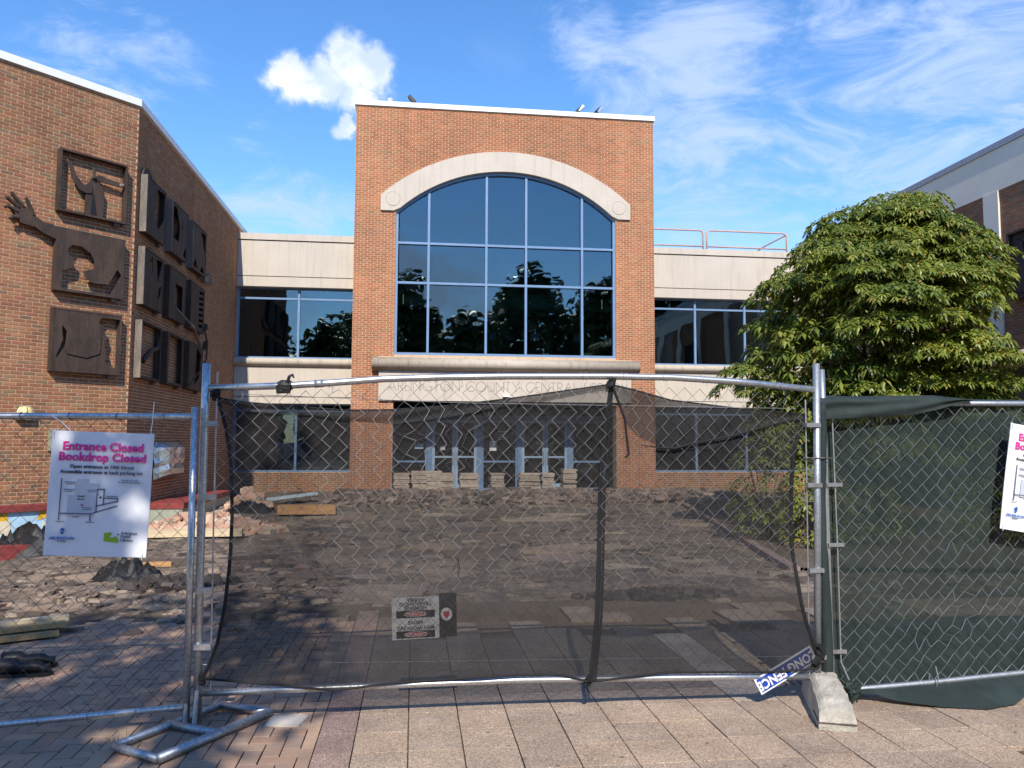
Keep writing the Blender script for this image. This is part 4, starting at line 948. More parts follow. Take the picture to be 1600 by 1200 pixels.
for k in range(15):
    x = -44+k*7+rnd.uniform(-2, 2); y = rnd.uniform(-38, -31); h = rnd.uniform(15, 21.5); r = rnd.uniform(4.5, 6)
    wood_.tube([(x, y, -.1), (x, y, h*.5)], [.3, .2], 6)
    for q in range(1100):
        d = Vector((rnd.gauss(0, 1), rnd.gauss(0, 1), rnd.gauss(0, 1))).normalized()*rnd.uniform(.4, 1)**.4; d *= 1+.3*noise.noise(d*2+Vector((x, y, 0)))
        leaf_cluster(wood_, Vector((x+d.x*r, y+d.y*r, h*.5+d.z*h*.5)), d, 4, 1.0, .5)
wo_ = wood_.build('far_trees', 'leaf_far'); wo_['kind'] = 'stuff'; wo_['label'] = 'row of distant street trees mirrored in the windows'

# ------------------------------------------------------------------ rubble, stacks and site clutter
ck = MB(); cd = MB()
def on_ground(x, y): return hz(x, y) if y > 8.05 else 0.
for k in range(1000):                              # broken bed in front on the left
    x = rnd.uniform(-6.5, -1.2) if k < 1300 else rnd.uniform(-5, 5.5); y = rnd.gauss(9.2, .8) if k < 1300 else 7.4+4.5*rnd.random()**1.5
    if y < 7.3: continue
    s = (.015+.065*rnd.random()**2.2) if k < 1300 else (.008+.04*rnd.random()**2)
    (ck if rnd.random() < (.72 if k < 1300 else .3) else cd).rock((x, y, on_ground(x, y)+s*.15), s*1.4, s, s*.4, rnd.uniform(0, 6.3), rnd.uniform(-.3, .3))
for k in range(2600):                              # ridge of lifted pieces before the tower
    x = rnd.uniform(-2.2, 9.0); y = rnd.gauss(21.9, .75); s = rnd.uniform(.04, .13)
    if y > 23.6: continue
    (ck if rnd.random() < .72 else cd).rock((x, y, on_ground(x, y)+rnd.uniform(0, .07)), s*1.3, s, s*.5, rnd.uniform(0, 6.3), rnd.uniform(-.6, .6))
for k in range(5200):                              # scatter over the whole torn plaza
    x = rnd.uniform(-5.3, 8.0); y = 8.4+13.5*rnd.random()**1.2; s = .010+.075*rnd.random()**3.5
    if noise.noise(Vector((x*.7, y*.6, 6))) < rnd.uniform(-.3, .25): continue
    (cd if rnd.random() < .7 else ck).rock((x, y, on_ground(x, y)), s*1.5, s, s*.35, rnd.uniform(0, 6.3), rnd.uniform(-.2, .2))
for k in range(230):                               # remnants of the mortar bed, half sunk in the dirt
    x = rnd.uniform(-5, 7.5); y = 8.6+13*rnd.random()**1.1; r_ = .10+.5*rnd.random()**2; z = on_ground(x, y)+rnd.uniform(-.004, .022); ph = rnd.uniform(0, 6.28)
    pts = [(x+r_*1.5*rnd.uniform(.55, 1.1)*math.cos(ph+q*.6283), y+r_*rnd.uniform(.55, 1.1)*math.sin(ph+q*.6283)) for q in range(10)]
    (ck if rnd.random() < .6 else cd).prism(pts, lambda a, b, d: (a, b, d), z-.05, z)
o = ck.build('broken_mortar', 'chunk', kind='stuff'); o['label'] = 'pale broken mortar scattered over the torn up plaza'
o = cd.build('dark_debris', 'chunk_dark', kind='stuff'); o['label'] = 'dark crumbled debris scattered over the torn up plaza'
def mound(name, cx, cy, sx, sy, n, h, smin, smax, mat, lab):
    b = MB()
    for k in range(n):
        a_ = rnd.uniform(0, 6.28); r = math.sqrt(rnd.random()); x = cx+sx*r*math.cos(a_); y = cy+sy*r*math.sin(a_); s = rnd.uniform(smin, smax)
        b.rock((x, y, on_ground(x, y)+h*(1-r)**1.0*rnd.uniform(.2, 1)+s*.3), s*1.3, s, s*.7, rnd.uniform(0, 6.3), rnd.uniform(-.8, .8))
    o = b.build(name, mat, kind='stuff'); o['label'] = lab
mound('brick_rubble', -3.75, 15.2, 1.35, .75, 420, .38, .05, .12, 'rubble', 'heap of pinkish broken brick behind the left gate post')
mound('brick_rubble', -3.9, 19.6, .5, .5, 90, .5, .06, .15, 'rubble', 'small rubble heap at the foot of the shaded wall')
mound('dark_heap', 2.75, 8.75, .95, .28, 330, .10, .015, .05, 'black_crumb', 'low heap of black crumbled bed seen through the net right of the seam')
mound('dark_heap', -2.7, 9.9, .7, .4, 160, .10, .02, .07, 'black_crumb', 'dark crumbled heap on the torn ground left of the gate')
# stacks of reclaimed slabs by the doors
stk = [(-.55, -.13, 11), (-.05, .36, 12), (.38, .80, 12), (.74, 1.14, 11), (1.33, 1.84, 11), (2.22, 2.60, 11), (3.05, 3.62, 11), (3.72, 4.06, 11), (4.34, 4.72, 13)]
ordn = ['leftmost', 'second', 'third', 'fourth', 'fifth', 'sixth', 'seventh', 'eighth', 'rightmost']
yS = 22.9
for si, (x0, x1, nn_) in enumerate(stk):
    zb = .16; me = None
    hs_ = slab_mesh((x1-x0)*1.04, .40, .0535, .005).mesh('stacked_slab'); hs_.materials.append(M['stackslab'])
    for k in range(nn_):
        o = bpy.data.objects.new('stacked_slab', hs_); COL.objects.link(o)
        o.location = ((x0+x1)/2+rnd.uniform(-.02, .02), yS+rnd.uniform(-.03, .03), zb+.057*(k+1)); o.rotation_euler = (rnd.uniform(-.02, .02), rnd.uniform(-.012, .012), rnd.uniform(-.07, .07))
        o.scale = (rnd.uniform(.93, 1.05), rnd.uniform(.9, 1.05), 1)
        fromtop = nn_-k; nth = 'topmost' if fromtop == 1 else 'lowest' if k == 0 else ['', '', 'second', 'third', 'fourth', 'fifth', 'sixth', 'seventh', 'eighth', 'ninth', 'tenth', 'eleventh', 'twelfth'][fromtop]+' from top'
        tag(o, f'tan paving slab, {nth}, in the {ordn[si]} stack before the doors', 'slab', f'slabs of the {ordn[si]} stack'); o['kind'] = 'thing'
# timber, boards, tarpaulin
def plank(p, q, w_, t_, mat, name, lab, cat='plank', grp=None):
    p, q = Vector(p), Vector(q); L_ = (q-p).length; d = q-p
    o = MB().box(-L_/2, L_/2, -w_/2, w_/2, -t_/2, t_/2).build(name, mat); o.location = (p+q)/2
    o.rotation_euler = (0, -math.asin(d.z/L_), math.atan2(d.y, d.x)); return tag(o, lab, cat, grp)
plank((-4.75, 14.25, .10), (-2.95, 14.35, .10), .16, .12, 'wood_pale', 'timber_beam', 'long pale timber lying under the pink rubble heap')
plank((-5.6, 13.3, .12), (-4.95, 13.35, .12), .14, .10, 'wood_pale', 'timber_beam', 'short pale timber beside the red edge left of the sign')
plank((-3.75, 20.2, .22), (-2.45, 20.7, .36), .25, .06, 'blueboard', 'foam_board', 'pale blue board lying before the left lower window', 'board')
plank((-2.95, 18.0, .18), (-1.7, 18.0, .18), .25, .20, 'wood_orange', 'plywood_board', 'orange brown plywood board lying on the dark debris', 'board')
plank((-3.6, 10.95, .07), (-3.15, 11.0, .07), .13, .05, 'wood_orange', 'plywood_offcut', 'small orange wood offcut on the rubble below the closure sign', 'board')
for k, (dy, dz, ml) in enumerate(((0, .04, 'wood'), (.13, .05, 'wood'), (.30, .05, 'wood_pale'), (.07, .10, 'wood'), (.25, .115, 'wood_pale'))):
    plank((-4.6, 6.55+dy, dz), (-3.02-.1*(k % 3)+dy*.3, 7.35+dy, dz), .10, .045, ml, 'lumber', ['front bottom lumber board in the bundle at far left', 'middle bottom lumber board in the bundle at far left', 'rear bottom pale lumber board in the bundle at far left', 'front upper lumber board lying on the bundle at far left', 'rear upper pale lumber board lying on the bundle at far left'][k], 'plank', 'lumber bundle at far left')
def heap_sheet(name, cx, cy, sx, sy, h, seed, lab):
    P = []; n_ = 22
    for j in range(n_+1):
        row = []
        for i in range(n_+1):
            a_, b_ = i/n_*2-1, j/n_*2-1; e = max(0, 1-(a_*a_+b_*b_)); q = Vector((a_*2.2+seed, b_*2.2, seed))
            rdg = 1-abs(noise.noise(q*1.6))*2
            x = cx+sx*a_*(1+.15*noise.noise(q)); y = cy+sy*b_*(1+.15*noise.noise(q+Vector((5, 0, 0))))
            row.append((x, y, on_ground(x, y)+.01+h*e**.8*(.25+.75*max(0, rdg)**2)))
        P.append(row)
    tag(MB().grid(P).build(name, 'tarp', smooth=True), lab, 'tarp')
heap_sheet('black_tarp', -5.6, 13.0, 1.0, .5, .5, 3, 'crumpled black plastic sheet heaped before the mural wall')
heap_sheet('black_tarp', -3.55, 10.5, .42, .3, .27, 8, 'small peaked black plastic scrap on the rubble below the sign')
heap_sheet('black_tarp', -3.75, 18.9, .5, .5, .3, 12, 'black plastic bundle at the foot of the shaded wall')
# a pair of black boots at the left frame edge
for k, (bx, by, lab) in enumerate(((-2.66, 6.42, 'upper one of two black boots at left edge behind the fence'), (-2.60, 6.20, 'lower one of two black boots at left edge behind the fence'))):
    t = thing('boot', lab, 'boot', (bx, by, 0), (0, 0, R(12-8*k)), 'pair of black boots')
    P = [[(-.34+.34*q/9+.0, (.052+.012*math.sin(q*.7))*(1 if q < 8 else .75)*math.cos(2*math.pi*e/12), .022+.055*(1+(.35 if q < 4 else 0))*(1 if q < 8 else .7)*(1+math.sin(2*math.pi*e/12))*.75) for e in range(13)] for q in range(10)]
    b = MB().grid(P); n0 = len(b.v); b.f.append(tuple(range(12))); b.f.append(tuple(range(n0-2, n0-14, -1))); b.build('upper', 'black', t, smooth=True, local=True)
    MB().prism([(-.35, -.05), (-.1, -.055), (.0, -.045), (.025, 0), (.0, .045), (-.1, .055), (-.35, .05)], lambda a, b_, d: (a, b_, d), .002, .026).build('sole', 'black', t, local=True)

# ------------------------------------------------------------------ fence
FY = 5.0
def chain(x0, x1, zt, zb, y, mat, parent, seed, amp=.006, warp=None, name='chain_link', w=.104, r=.0021):
    b = MB(); s = w/2; a_ = w/4; nx = int((x1-x0)/s); ztf = zt if callable(zt) else (lambda x: zt); zbf = zb if callable(zb) else (lambda x: zb)
    for i in range(nx+1):
        xc = x0+i*s+a_
        if xc > x1: break
        pts = []; Z0, Z1 = zbf(xc), ztf(xc); m = max(4, int(round((Z1-Z0)/(w*.5)))); 
        for j in range(m+1):
            side = 1 if (i+j) % 2 == 0 else -1
            # neighbouring wires hook into each other where a right bend meets a left bend
            x = xc+side*a_*(1 if i % 2 == 0 else 1); z = Z0+(Z1-Z0)*j/m
            x += 0
            kx = round((x-x0)/a_); q = Vector((kx*a_*2.3+seed, z*2.3, seed))
            dx = noise.noise(q)*amp*2+noise.noise(q*4)*amp*.7; dz = noise.noise(q+Vector((9, 9, 9)))*amp*2+noise.noise(q*4+Vector((9, 9, 9)))*amp*.7; dy = noise.noise(q*.6+Vector((2, 5, 1)))*.006
            if warp:
                for wx, wz, wr, wa in warp:
                    e = math.exp(-(((x-wx)/wr)**2+((z-wz)/wr)**2)); dx += e*wa*noise.noise(q*3.2); dz += e*wa*noise.noise(q*3.2+Vector((4, 1, 7)))
            pts.append((x+dx, y+dy+side*.0022, z+dz))
        b.tube(pts, r, 3, False)
    return b.build(name, mat, parent)
def clamp_(x, z, y, parent, mat='galv'):
    MB().box(x-.012, x+.085, y-.034, y+.0, z-.016, z+.016).build('clamp', mat, parent)
# left panel (its top rail, bottom rail and end post), running on out of frame
lp = thing('mesh_fence', 'left chain link fence panel with bare mesh and closure sign', 'fence', (-3.3, 4.97, 0), group='temporary fence panels')
MB().tube([(-1.313, 4.97, 0.03), (-1.318, 4.97, .9), (-1.322, 4.97, 1.90)], .021, 12).build('post', 'galv', lp, smooth=True)
MB().tube([(-5.3, 4.96, 1.815), (-3.5, 4.965, 1.83), (-1.33, 4.97, 1.842)], .0195, 12).build('top_rail', 'galv', lp, smooth=True)
MB().tube([(-5.3, 4.94, -.04+.03), (-3.6, 4.95, .02), (-2.34, 4.96, .068), (-1.33, 4.97, .128)], .0195, 12).build('bottom_rail', 'galv', lp, smooth=True)
chain(-5.2, -1.34, 1.835, lambda x: .1 if x > -2 else .05, 4.985, 'wire_dark', lp, 1.3, .007, [(-1.6, 1.65, .15, .05)])  # wire colour darkened to carry the tree's shade
for k in range(9):
    x = -1.5-.27*k
    MB().tube([(x+.021*math.cos(e)*.3+e*.004, 4.966+.023*math.cos(e), 1.838+.023*math.sin(e)) for e in [q*.7 for q in range(12)]], .0022, 4).build('tie_wire', 'wire_dark', lp)
    MB().tube([(x-.1+e*.005, 4.96+.023*math.cos(e), (.12-.055*(-(x-.1)-1.33))+.023*math.sin(e)) for e in [q*.7 for q in range(12)]], .0022, 4).build('tie_wire', 'wire_dark', lp)
# gate panel
gp = thing('mesh_gate', 'taller middle fence panel with bowed top rail across entrance', 'fence', (.7, FY, 0), group='temporary fence panels')
MB().tube([(-1.256, FY, .03), (-1.27, FY, .88), (-1.272, FY, 1.83), (-1.27, FY, 2.17)], .0245, 14).build('post', 'galv', gp, smooth=True)
MB().tube([(2.650, FY, .1), (2.677, FY, 1.24), (2.694, FY, 2.235)], .0235, 14).build('post', 'galv_dull', gp, smooth=True)
TR = [(-1.25, 2.018), (-.78, 2.040), (-.5, 2.062), (-.193, 2.090), (.209, 2.108), (.62, 2.119), (1.252, 2.128), (1.684, 2.126), (2.125, 2.104), (2.67, 2.060)]
MB().tube([(x, FY-.004*math.sin(i), z) for i, (x, z) in enumerate(TR)], .0215, 12).build('top_rail', 'galv', gp, smooth=True)
BT = [(-1.25, .195), (-.55, .201), (.0, .206), (.63, .211), (1.45, .198), (2.0, .186), (2.65, .167)]
MB().tube([(x, FY, z) for x, z in BT], .0205, 12).build('bottom_rail', 'galv', gp, smooth=True)
MB().tube([(-.62, FY-.002, 2.0525), (-.565, FY-.002, 2.057)], .0245, 12).build('rail_coupling', 'galv_dull', gp, smooth=True)
def lerpt(T, x):
    for (a, b), (c_, d_) in zip(T, T[1:]):
        if a <= x <= c_: return b+(d_-b)*(x-a)/(c_-a)
    return T[0][1] if x < T[0][0] else T[-1][1]
chain(-1.2, 2.62, lambda x: lerpt(TR, x)-.045-.03*math.exp(-((x-1.2)/.9)**2), lambda x: lerpt(BT, x)+.0, FY, 'wire_gate', gp, 5.1, .008, [(.05, 1.62, .22, .06), (.35, 1.72, .2, .05), (1.3, 2.0, .25, .04), (-.3, 1.98, .3, .035)])
MB().tube([(-1.205, FY+.004, 2.12), (-1.2, FY+.004, 1.2), (-1.187, FY+.004, .18)], .005, 6).build('tension_bar', 'galv', gp)
MB().tube([(2.612, FY+.004, 1.99), (2.607, FY+.004, 1.2), (2.60, FY+.004, .14)], .005, 6).build('tension_bar', 'galv', gp)
for z in (1.80, 1.355, .80, .47): clamp_(-1.27, z, FY-.0, gp)
for z in (1.82, 1.42, .86, .30): MB().box(2.60, 2.70, FY-.032, FY, z-.014, z+.014).build('clamp', 'galv', gp)
MB().tube([(-1.3, FY+.01, .36), (2.6, FY+.01, .30)], .002, 4).build('tension_wire', 'wire', gp)
MB().tube([(-1.1, FY+.012, 1.985), (.3, FY+.012, 1.945), (2.55, FY+.012, 1.93)], .002, 4).build('tension_wire', 'wire', gp)
for k in range(14):
    x = -1.1+.27*k; z = lerpt(TR, x)
    MB().tube([(x+e*.006, FY+.025*math.cos(e), z+.025*math.sin(e)-.0) for e in [q*.7 for q in range(12)]]+[(x+.05, FY, z-.06)], .0021, 4).build('tie_wire', 'wire', gp)
# right panel
rp = thing('mesh_fence', 'right chain link fence panel backed with dark green netting', 'fence', (4.6, 5.05, 0), group='temporary fence panels')
MB().tube([(2.785, 5.05, .08), (2.772, 5.05, .4), (2.764, 5.05, 1.67), (2.757, 5.05, 2.2)], .0215, 14).build('post', 'galv', rp, smooth=True)
MB().tube([(2.78, 5.05, 1.972), (4.27, 5.05, 1.982), (6.3, 5.05, 1.99)], .0195, 12).build('top_rail', 'galv_dull', rp, smooth=True)
BR_ = [(2.8, .062), (3.0, .07), (3.466, .092), (4.178, .138), (6.3, .22)]
MB().tube([(x, 5.04, z) for x, z in BR_], .0195, 12).build('bottom_rail', 'galv_dull', rp, smooth=True)
chain(2.83, 5.6, 1.95, lambda x: lerpt(BR_, x)+.02, 5.035, 'wire', rp, 8.7, .008, [(3.75, .55, .16, .09), (3.45, .35, .2, .05), (3.7, 1.0, .14, .06)])
MB().tube([(2.815, 5.03, 1.93), (2.83, 5.03, 1.0), (2.835, 5.03, .25), (2.88, 5.0, .12), (2.90, 4.98, .0)], .005, 6).build('tension_bar', 'wire', rp)
for z in (.32, 1.02, 1.42): MB().box(2.76, 2.87, 5.015, 5.03, z-.012, z+.012).build('clamp', 'galv', rp)
MB().tube([(3.49, 5.0, .21), (3.5, 4.99, .14), (3.49, 5.0, .06), (3.47, 5.05, .07), (3.48, 5.05, .15)], .004, 6).build('wire_hook', 'galv', rp)
MB().tube([(2.6, 4.985, 1.60), (2.72, 4.97, 1.60), (2.81, 5.02, 1.598), (2.72, 5.09, 1.597), (2.6, 5.03, 1.598)], .004, 5).build('binding_wire', 'wire_dark', rp)
# feet
ft = thing('steel_stand', 'flat grey steel tube frame standing under the left fence posts', 'stand', (-1.25, 4.87, 0))
c4 = [(-1.604, 4.661), (-1.313, 4.453), (-.859, 5.132), (-1.189, 5.288)]
fr_ = lambda p: (p[0]+1.25, p[1]-4.87, .03)
for i in range(4):
    p, q = c4[i], c4[(i+1) % 4]; MB().tube([fr_(p), fr_(q)], .0225 if i != 1 else .026, 12).build('tube', 'galv_dull', ft, local=True, smooth=True)
MB().tube([fr_((-1.42, 4.984)), fr_((-1.08, 4.79))], .023, 12).build('cross_tube', 'galv_dull', ft, local=True, smooth=True)
for px_ in (-1.313, -1.256): MB().tube([(px_+1.25, .08 if px_ < -1.3 else .06, .04), (px_+1.25, .1, .22)], .014, 8).build('spigot', 'galv_dull', ft, local=True)
cb = thing('concrete_block', 'worn cream concrete foot block holding the right gate posts', 'block', (2.655, 4.90, 0), (0, 0, R(-20)))
bk = MB(); P = []
prof0 = [(-.42, .0), (-.42, .05), (-.40, .115), (-.31, .15), (.0, .20), (.22, .19), (.34, .12), (.34, .0)]; prof = []
for (y0, z0), (y1, z1) in zip(prof0, prof0[1:]):
    m_ = max(2, int(math.hypot(y1-y0, z1-z0)/.025))
    prof += [(y0+(y1-y0)*q/m_, z0+(z1-z0)*q/m_) for q in range(m_)]
prof.append(prof0[-1]); NW = 12
for i in range(NW+1):
    x = -.108+.216*i/NW; e = 1-max(0, abs(i-NW/2)/(NW/2)-.72)*.55
    row = []
    for y, z in prof:
        q = Vector((x*22, y*16, z*22)); g_ = .007*noise.noise(q)+.004*noise.noise(q*3)
        ch = .012*max(0, noise.noise(Vector((x*9+3, y*7, z*9)))-.15)
        row.append((x*(1-.14*(z/.2))+g_, y*(.97+.03*e)+g_, max(0, z*(e if z > .08 else 1)+(g_-ch if z > .03 else 0))))
    P.append(row)
bk.grid(P); npf = len(prof); bk.f.append(tuple(range(npf-1, -1, -1))); bk.f.append(tuple(NW*npf+k for k in range(npf)))
bk.build('body', 'blockc', cb, local=True)
MB().box(-.111, .104, -.426, -.2, .042, .047).build('cast_seam', 'joint', cb, local=True)

# ------------------------------------------------------------------ nets
TOPE = [(-1.21, 1.962), (-1.047, 1.936), (-.778, 1.915), (-.427, 1.891), (-.15, 1.897), (.211, 1.925), (.621, 1.978), (.912, 2.023), (1.124, 2.055), (1.273, 2.078), (1.423, 2.046), (1.682, 1.978), (1.901, 1.955), (2.255, 1.916), (2.616, 1.893)]
BOTE = [(-1.229, .288), (-.924, .256), (-.66, .221), (-.47, .192), (-.163, .224), (.629, .249), (.954, .243), (1.111, .191), (1.285, .209), (1.664, .237), (2.311, .218), (2.642, .232)]
LEFTE = [(1.962, -1.21), (1.809, -1.157), (1.575, -1.119), (1.265, -1.099), (.958, -1.101), (.691, -1.115), (.466, -1.153), (.288, -1.229)]
RIGHTE = [(1.894, 2.625), (1.666, 2.542), (1.411, 2.514), (1.032, 2.505), (.614, 2.54), (.302, 2.644), (.232, 2.642)]
def edge(T, z):
    T = sorted(T); return lerpt(T, z)
def net_y(z, x): return 5.030-.056*max(0, min(1, (1.0-z)/.35))+.012*noise.noise(Vector((x*1.6, z*1.1, 4)))
def net_pt(s, v, dy=0.):
    # s across 0..1, v down 0..1
    xt = -1.21+s*(2.62+1.21); xb = -1.229+s*(2.642+1.229)
    zt, zb = lerpt(TOPE, xt), lerpt(BOTE, xb); z = zt+(zb-zt)*v
    xl, xr = edge(LEFTE, min(1.962, max(.288, 1.962+(.288-1.962)*v))), edge(RIGHTE, min(1.894, max(.232, 1.894+(.232-1.894)*v)))
    x = xl+(xr-xl)*s
    # tension folds fan out from the tie at the top of the seam
    x0_, z0_ = 1.27, 2.08; r_ = math.hypot(x-x0_, z-z0_); an = math.atan2(z-z0_, x-x0_)
    fold = .012*math.sin(an*26)*math.exp(-r_/.35)
    return (x, net_y(z, x)+fold+dy+.004*math.sin(x*9+z*3), z)
sc = thing('debris_net', 'sagging see through black net tied across the middle gate panel', 'net', (.7, 5.0, 0))
cols_ = 96; rws_ = 44
SEAM = [(2.078, 1.273), (1.744, 1.229), (1.414, 1.198), (.925, 1.183), (.603, 1.161), (.199, 1.119)]
MB().grid([[net_pt(i/cols_, j/rws_) for i in range(cols_+1)] for j in range(rws_+1)]).build('sheet', 'net', sc, smooth=True)
# folded-over upper flap: a second layer
def flap_depth(x):
    T = [(-1.21, .02), (-1.0, .055), (-.6, .05), (-.1, .09), (.4, .06), (.9, .05), (1.2, .03), (1.3, .06), (1.36, .22), (1.45, .30), (1.7, .33), (1.95, .30), (2.1, .20), (2.4, .10), (2.62, .03)]
    return lerpt(T, x)
Pp = []
for j in range(7):
    row = []
    for i in range(91):
        x = -1.2+3.8*i/90; zt = lerpt(TOPE, x); row.append((x, net_y(zt, x)-.012-.006*math.sin(j*1.1+x*6)+.006*noise.noise(Vector((x*5, j, 2))), zt-.002-flap_depth(x)*j/6*(1+.08*noise.noise(Vector((x*3, 1, 1))))))
    Pp.append(row)
MB().grid(Pp).build('folded_flap', 'net_fold', sc, smooth=True)
MB().tube([(x, net_y(z, x), z) for x, z in TOPE], .006, 6).build('top_hem', 'net_hem', sc)
hem = MB(); 
MB().tube([net_pt(0, j/16) for j in range(17)], .011, 6).build('left_hem', 'net_hem', sc)
MB().tube([net_pt(1, j/16) for j in range(17)], .012, 6).build('right_hem', 'net_hem', sc)
MB().tube([net_pt(i/40, 1, -.004) for i in range(41)], .007, 6).build('bottom_hem', 'net_hem', sc)
for dx, r_ in ((0, .011), (.032, .008), (.012, .009)):
    MB().tube([(x+dx*(.4+.6*math.sin(min(1, (2.08-z)/.5)*1.57)), net_y(z, x)-.016-.004*dx*100*0, z) for z, x in SEAM], r_, 6).build('seam_cord', 'net_hem', sc)
MB().tube([(1.28, 4.985, 2.06), (1.36, 4.99, 1.85), (1.385, 4.99, 1.62), (1.36, 4.99, 1.6)], .008, 6).build('loose_cord', 'net_hem', sc)
MB().tube([(1.47, 5.01, 1.68), (1.6, 5.0, 1.665), (1.7, 5.0, 1.66), (1.8, 5.0, 1.69), (2.05, 5.0, 1.735), (2.3, 5.0, 1.80), (2.58, 5.0, 1.88)], [.003, .006, .008, .006, .006, .005, .003], 6).build('flap_hem', 'net_hem', sc)
for (x, z) in ((-1.205, 1.97), (1.27, 2.09), (2.625, .27), (-1.235, .28), (1.117, .19)):
    b = MB()
    for q in range(4): b.rock((x+rnd.uniform(-.015, .015), 4.985, z+rnd.uniform(-.02, .02)), .018, .015, .022, q, .4)
    b.build('knot', 'net_hem', sc)
bn = MB()
for q in range(7): bn.rock((2.645+rnd.uniform(-.02, .02), 4.965, .30+rnd.uniform(-.07, .06)), .028, .02, .03, q, .5)
bn.build('bunched_corner', 'net_hem', sc)
kn = thing('cloth_scrap', 'black cloth scrap knotted round the bowed top rail', 'cloth', (-.80, FY, 2.04))
b = MB(); b.tube([(-.04, 0, -.005), (-.015, 0, 0), (.02, 0, .0), (.045, 0, .004)], [.028, .036, .034, .027], 8); b.build('knot', 'tarp', kn, local=True)
MB().tube([(.02, -.02, .02), (.03, -.03, .055), (.05, -.03, .065), (.06, -.03, .045)], [.012, .011, .01, .004], 6).build('tail', 'tarp', kn, local=True)
MB().hexa([(-.045, -.03, -.05), (.03, -.03, -.045), (.03, .03, -.045), (-.045, .03, -.05)], [(-.05, -.035, .0), (.04, -.035, .0), (.04, .035, .0), (-.05, .035, .0)]).build('wrap', 'tarp', kn, local=True)
# green privacy net on the right panel
gn = thing('privacy_net', 'dense dark green netting hung behind the right fence panel', 'net', (4.5, 5.08, 0))
def gy(x, z): return 5.085+.022*noise.noise(Vector((x*2.2, z*1.2, 3)))+.02*noise.noise(Vector((x*7, z*1.6, 7)))+.006*math.sin(x*31+z*3)
Pg = [[(2.70+3.3*i/60+.02*math.sin(j*.2), gy(2.7+3.3*i/60, 1.97-1.9*j/30), 1.97-1.90*j/30) for i in range(61)] for j in range(31)]
MB().grid(Pg).build('sheet', 'green_net', gn, smooth=True)
# rolled side edge between the posts
roll = []
for j in range(25):
    z = 1.98-1.9*j/24; roll.append((2.725+.012*math.sin(z*4), 5.02+.01*math.sin(z*3), z))
MB().tube(roll, [.03+.012*noise.noise(Vector((0, 0, p[2]*4)))+(.01 if p[2] < 1 else 0) for p in roll], 9).build('rolled_edge', 'green_hem', gn, smooth=True)
# flap folded over the rail in front
tp = [(2.70, 2.02), (2.8, 2.026), (3.0, 2.022), (3.3, 2.03), (3.6, 2.037), (3.75, 2.02), (3.84, 2.0)]; bt = [(2.70, 1.86), (3.0, 1.872), (3.4, 1.897), (3.6, 1.94), (3.75, 1.985), (3.84, 1.996)]
Pf = []
for j in range(9):
    row = []
    for i in range(41):
        x = 2.70+1.14*i/40; a_, b_ = lerpt(tp, x), lerpt(bt, x); z = a_+(b_-a_)*j/8
        row.append((x, 5.085-.095*min(1, j/1.5) if j < 2 else 5.0+.012*math.sin(j*1.3+x*5)+.01*noise.noise(Vector((x*4, j*.6, 1))), z))
    Pf.append(row)
MB().grid(Pf).build('folded_flap', 'green_hem', gn, smooth=True)
MB().tube([(3.8, 5.07, 2.0), (4.3, 5.075, 2.0), (5.5, 5.08, 2.01)], .012, 6).build('top_hem', 'green_hem', gn)
# slack belly lying on the paving in front of the bottom rail
Pb = []
T1 = [(2.84, .10), (3.1, .10), (3.466, .11), (4.178, .155), (5.2, .2)]; T2 = [(2.84, .05), (2.95, .06), (3.05, .05), (3.12, .03), (3.39, .012), (3.66, .008), (3.9, .012), (4.1, .05), (4.35, .12), (5.2, .2)]
Ty = [(2.84, 4.98), (3.05, 4.95), (3.39, 4.80), (3.66, 4.75), (3.9, 4.79), (4.1, 4.92), (4.35, 5.0), (5.2, 5.02)]
for j in range(9):
    row = []; f_ = j/8
    for i in range(51):
        x = 2.86+1.9*i/50; za, zb_, yb_ = lerpt(T1, x)-.02, lerpt(T2, x), lerpt(Ty, x)
        row.append((x, 5.075+(yb_-5.075)*f_**.8+.008*math.sin(x*14+f_*4)*f_, za+(zb_-za)*f_**1.2+.012*math.sin(f_*3.1)*noise.noise(Vector((x*5, f_*3, 2)))))
    Pb.append(row)
MB().grid(Pb).build('slack_belly', 'green_hem', gn, smooth=True)
b = MB()
for q in range(9): b.rock((2.90+rnd.uniform(-.05, .05), 4.97, .07+rnd.uniform(-.05, .05)), .035, .03, .035, q, .5)
b.build('bunched_corner', 'green_hem', gn)

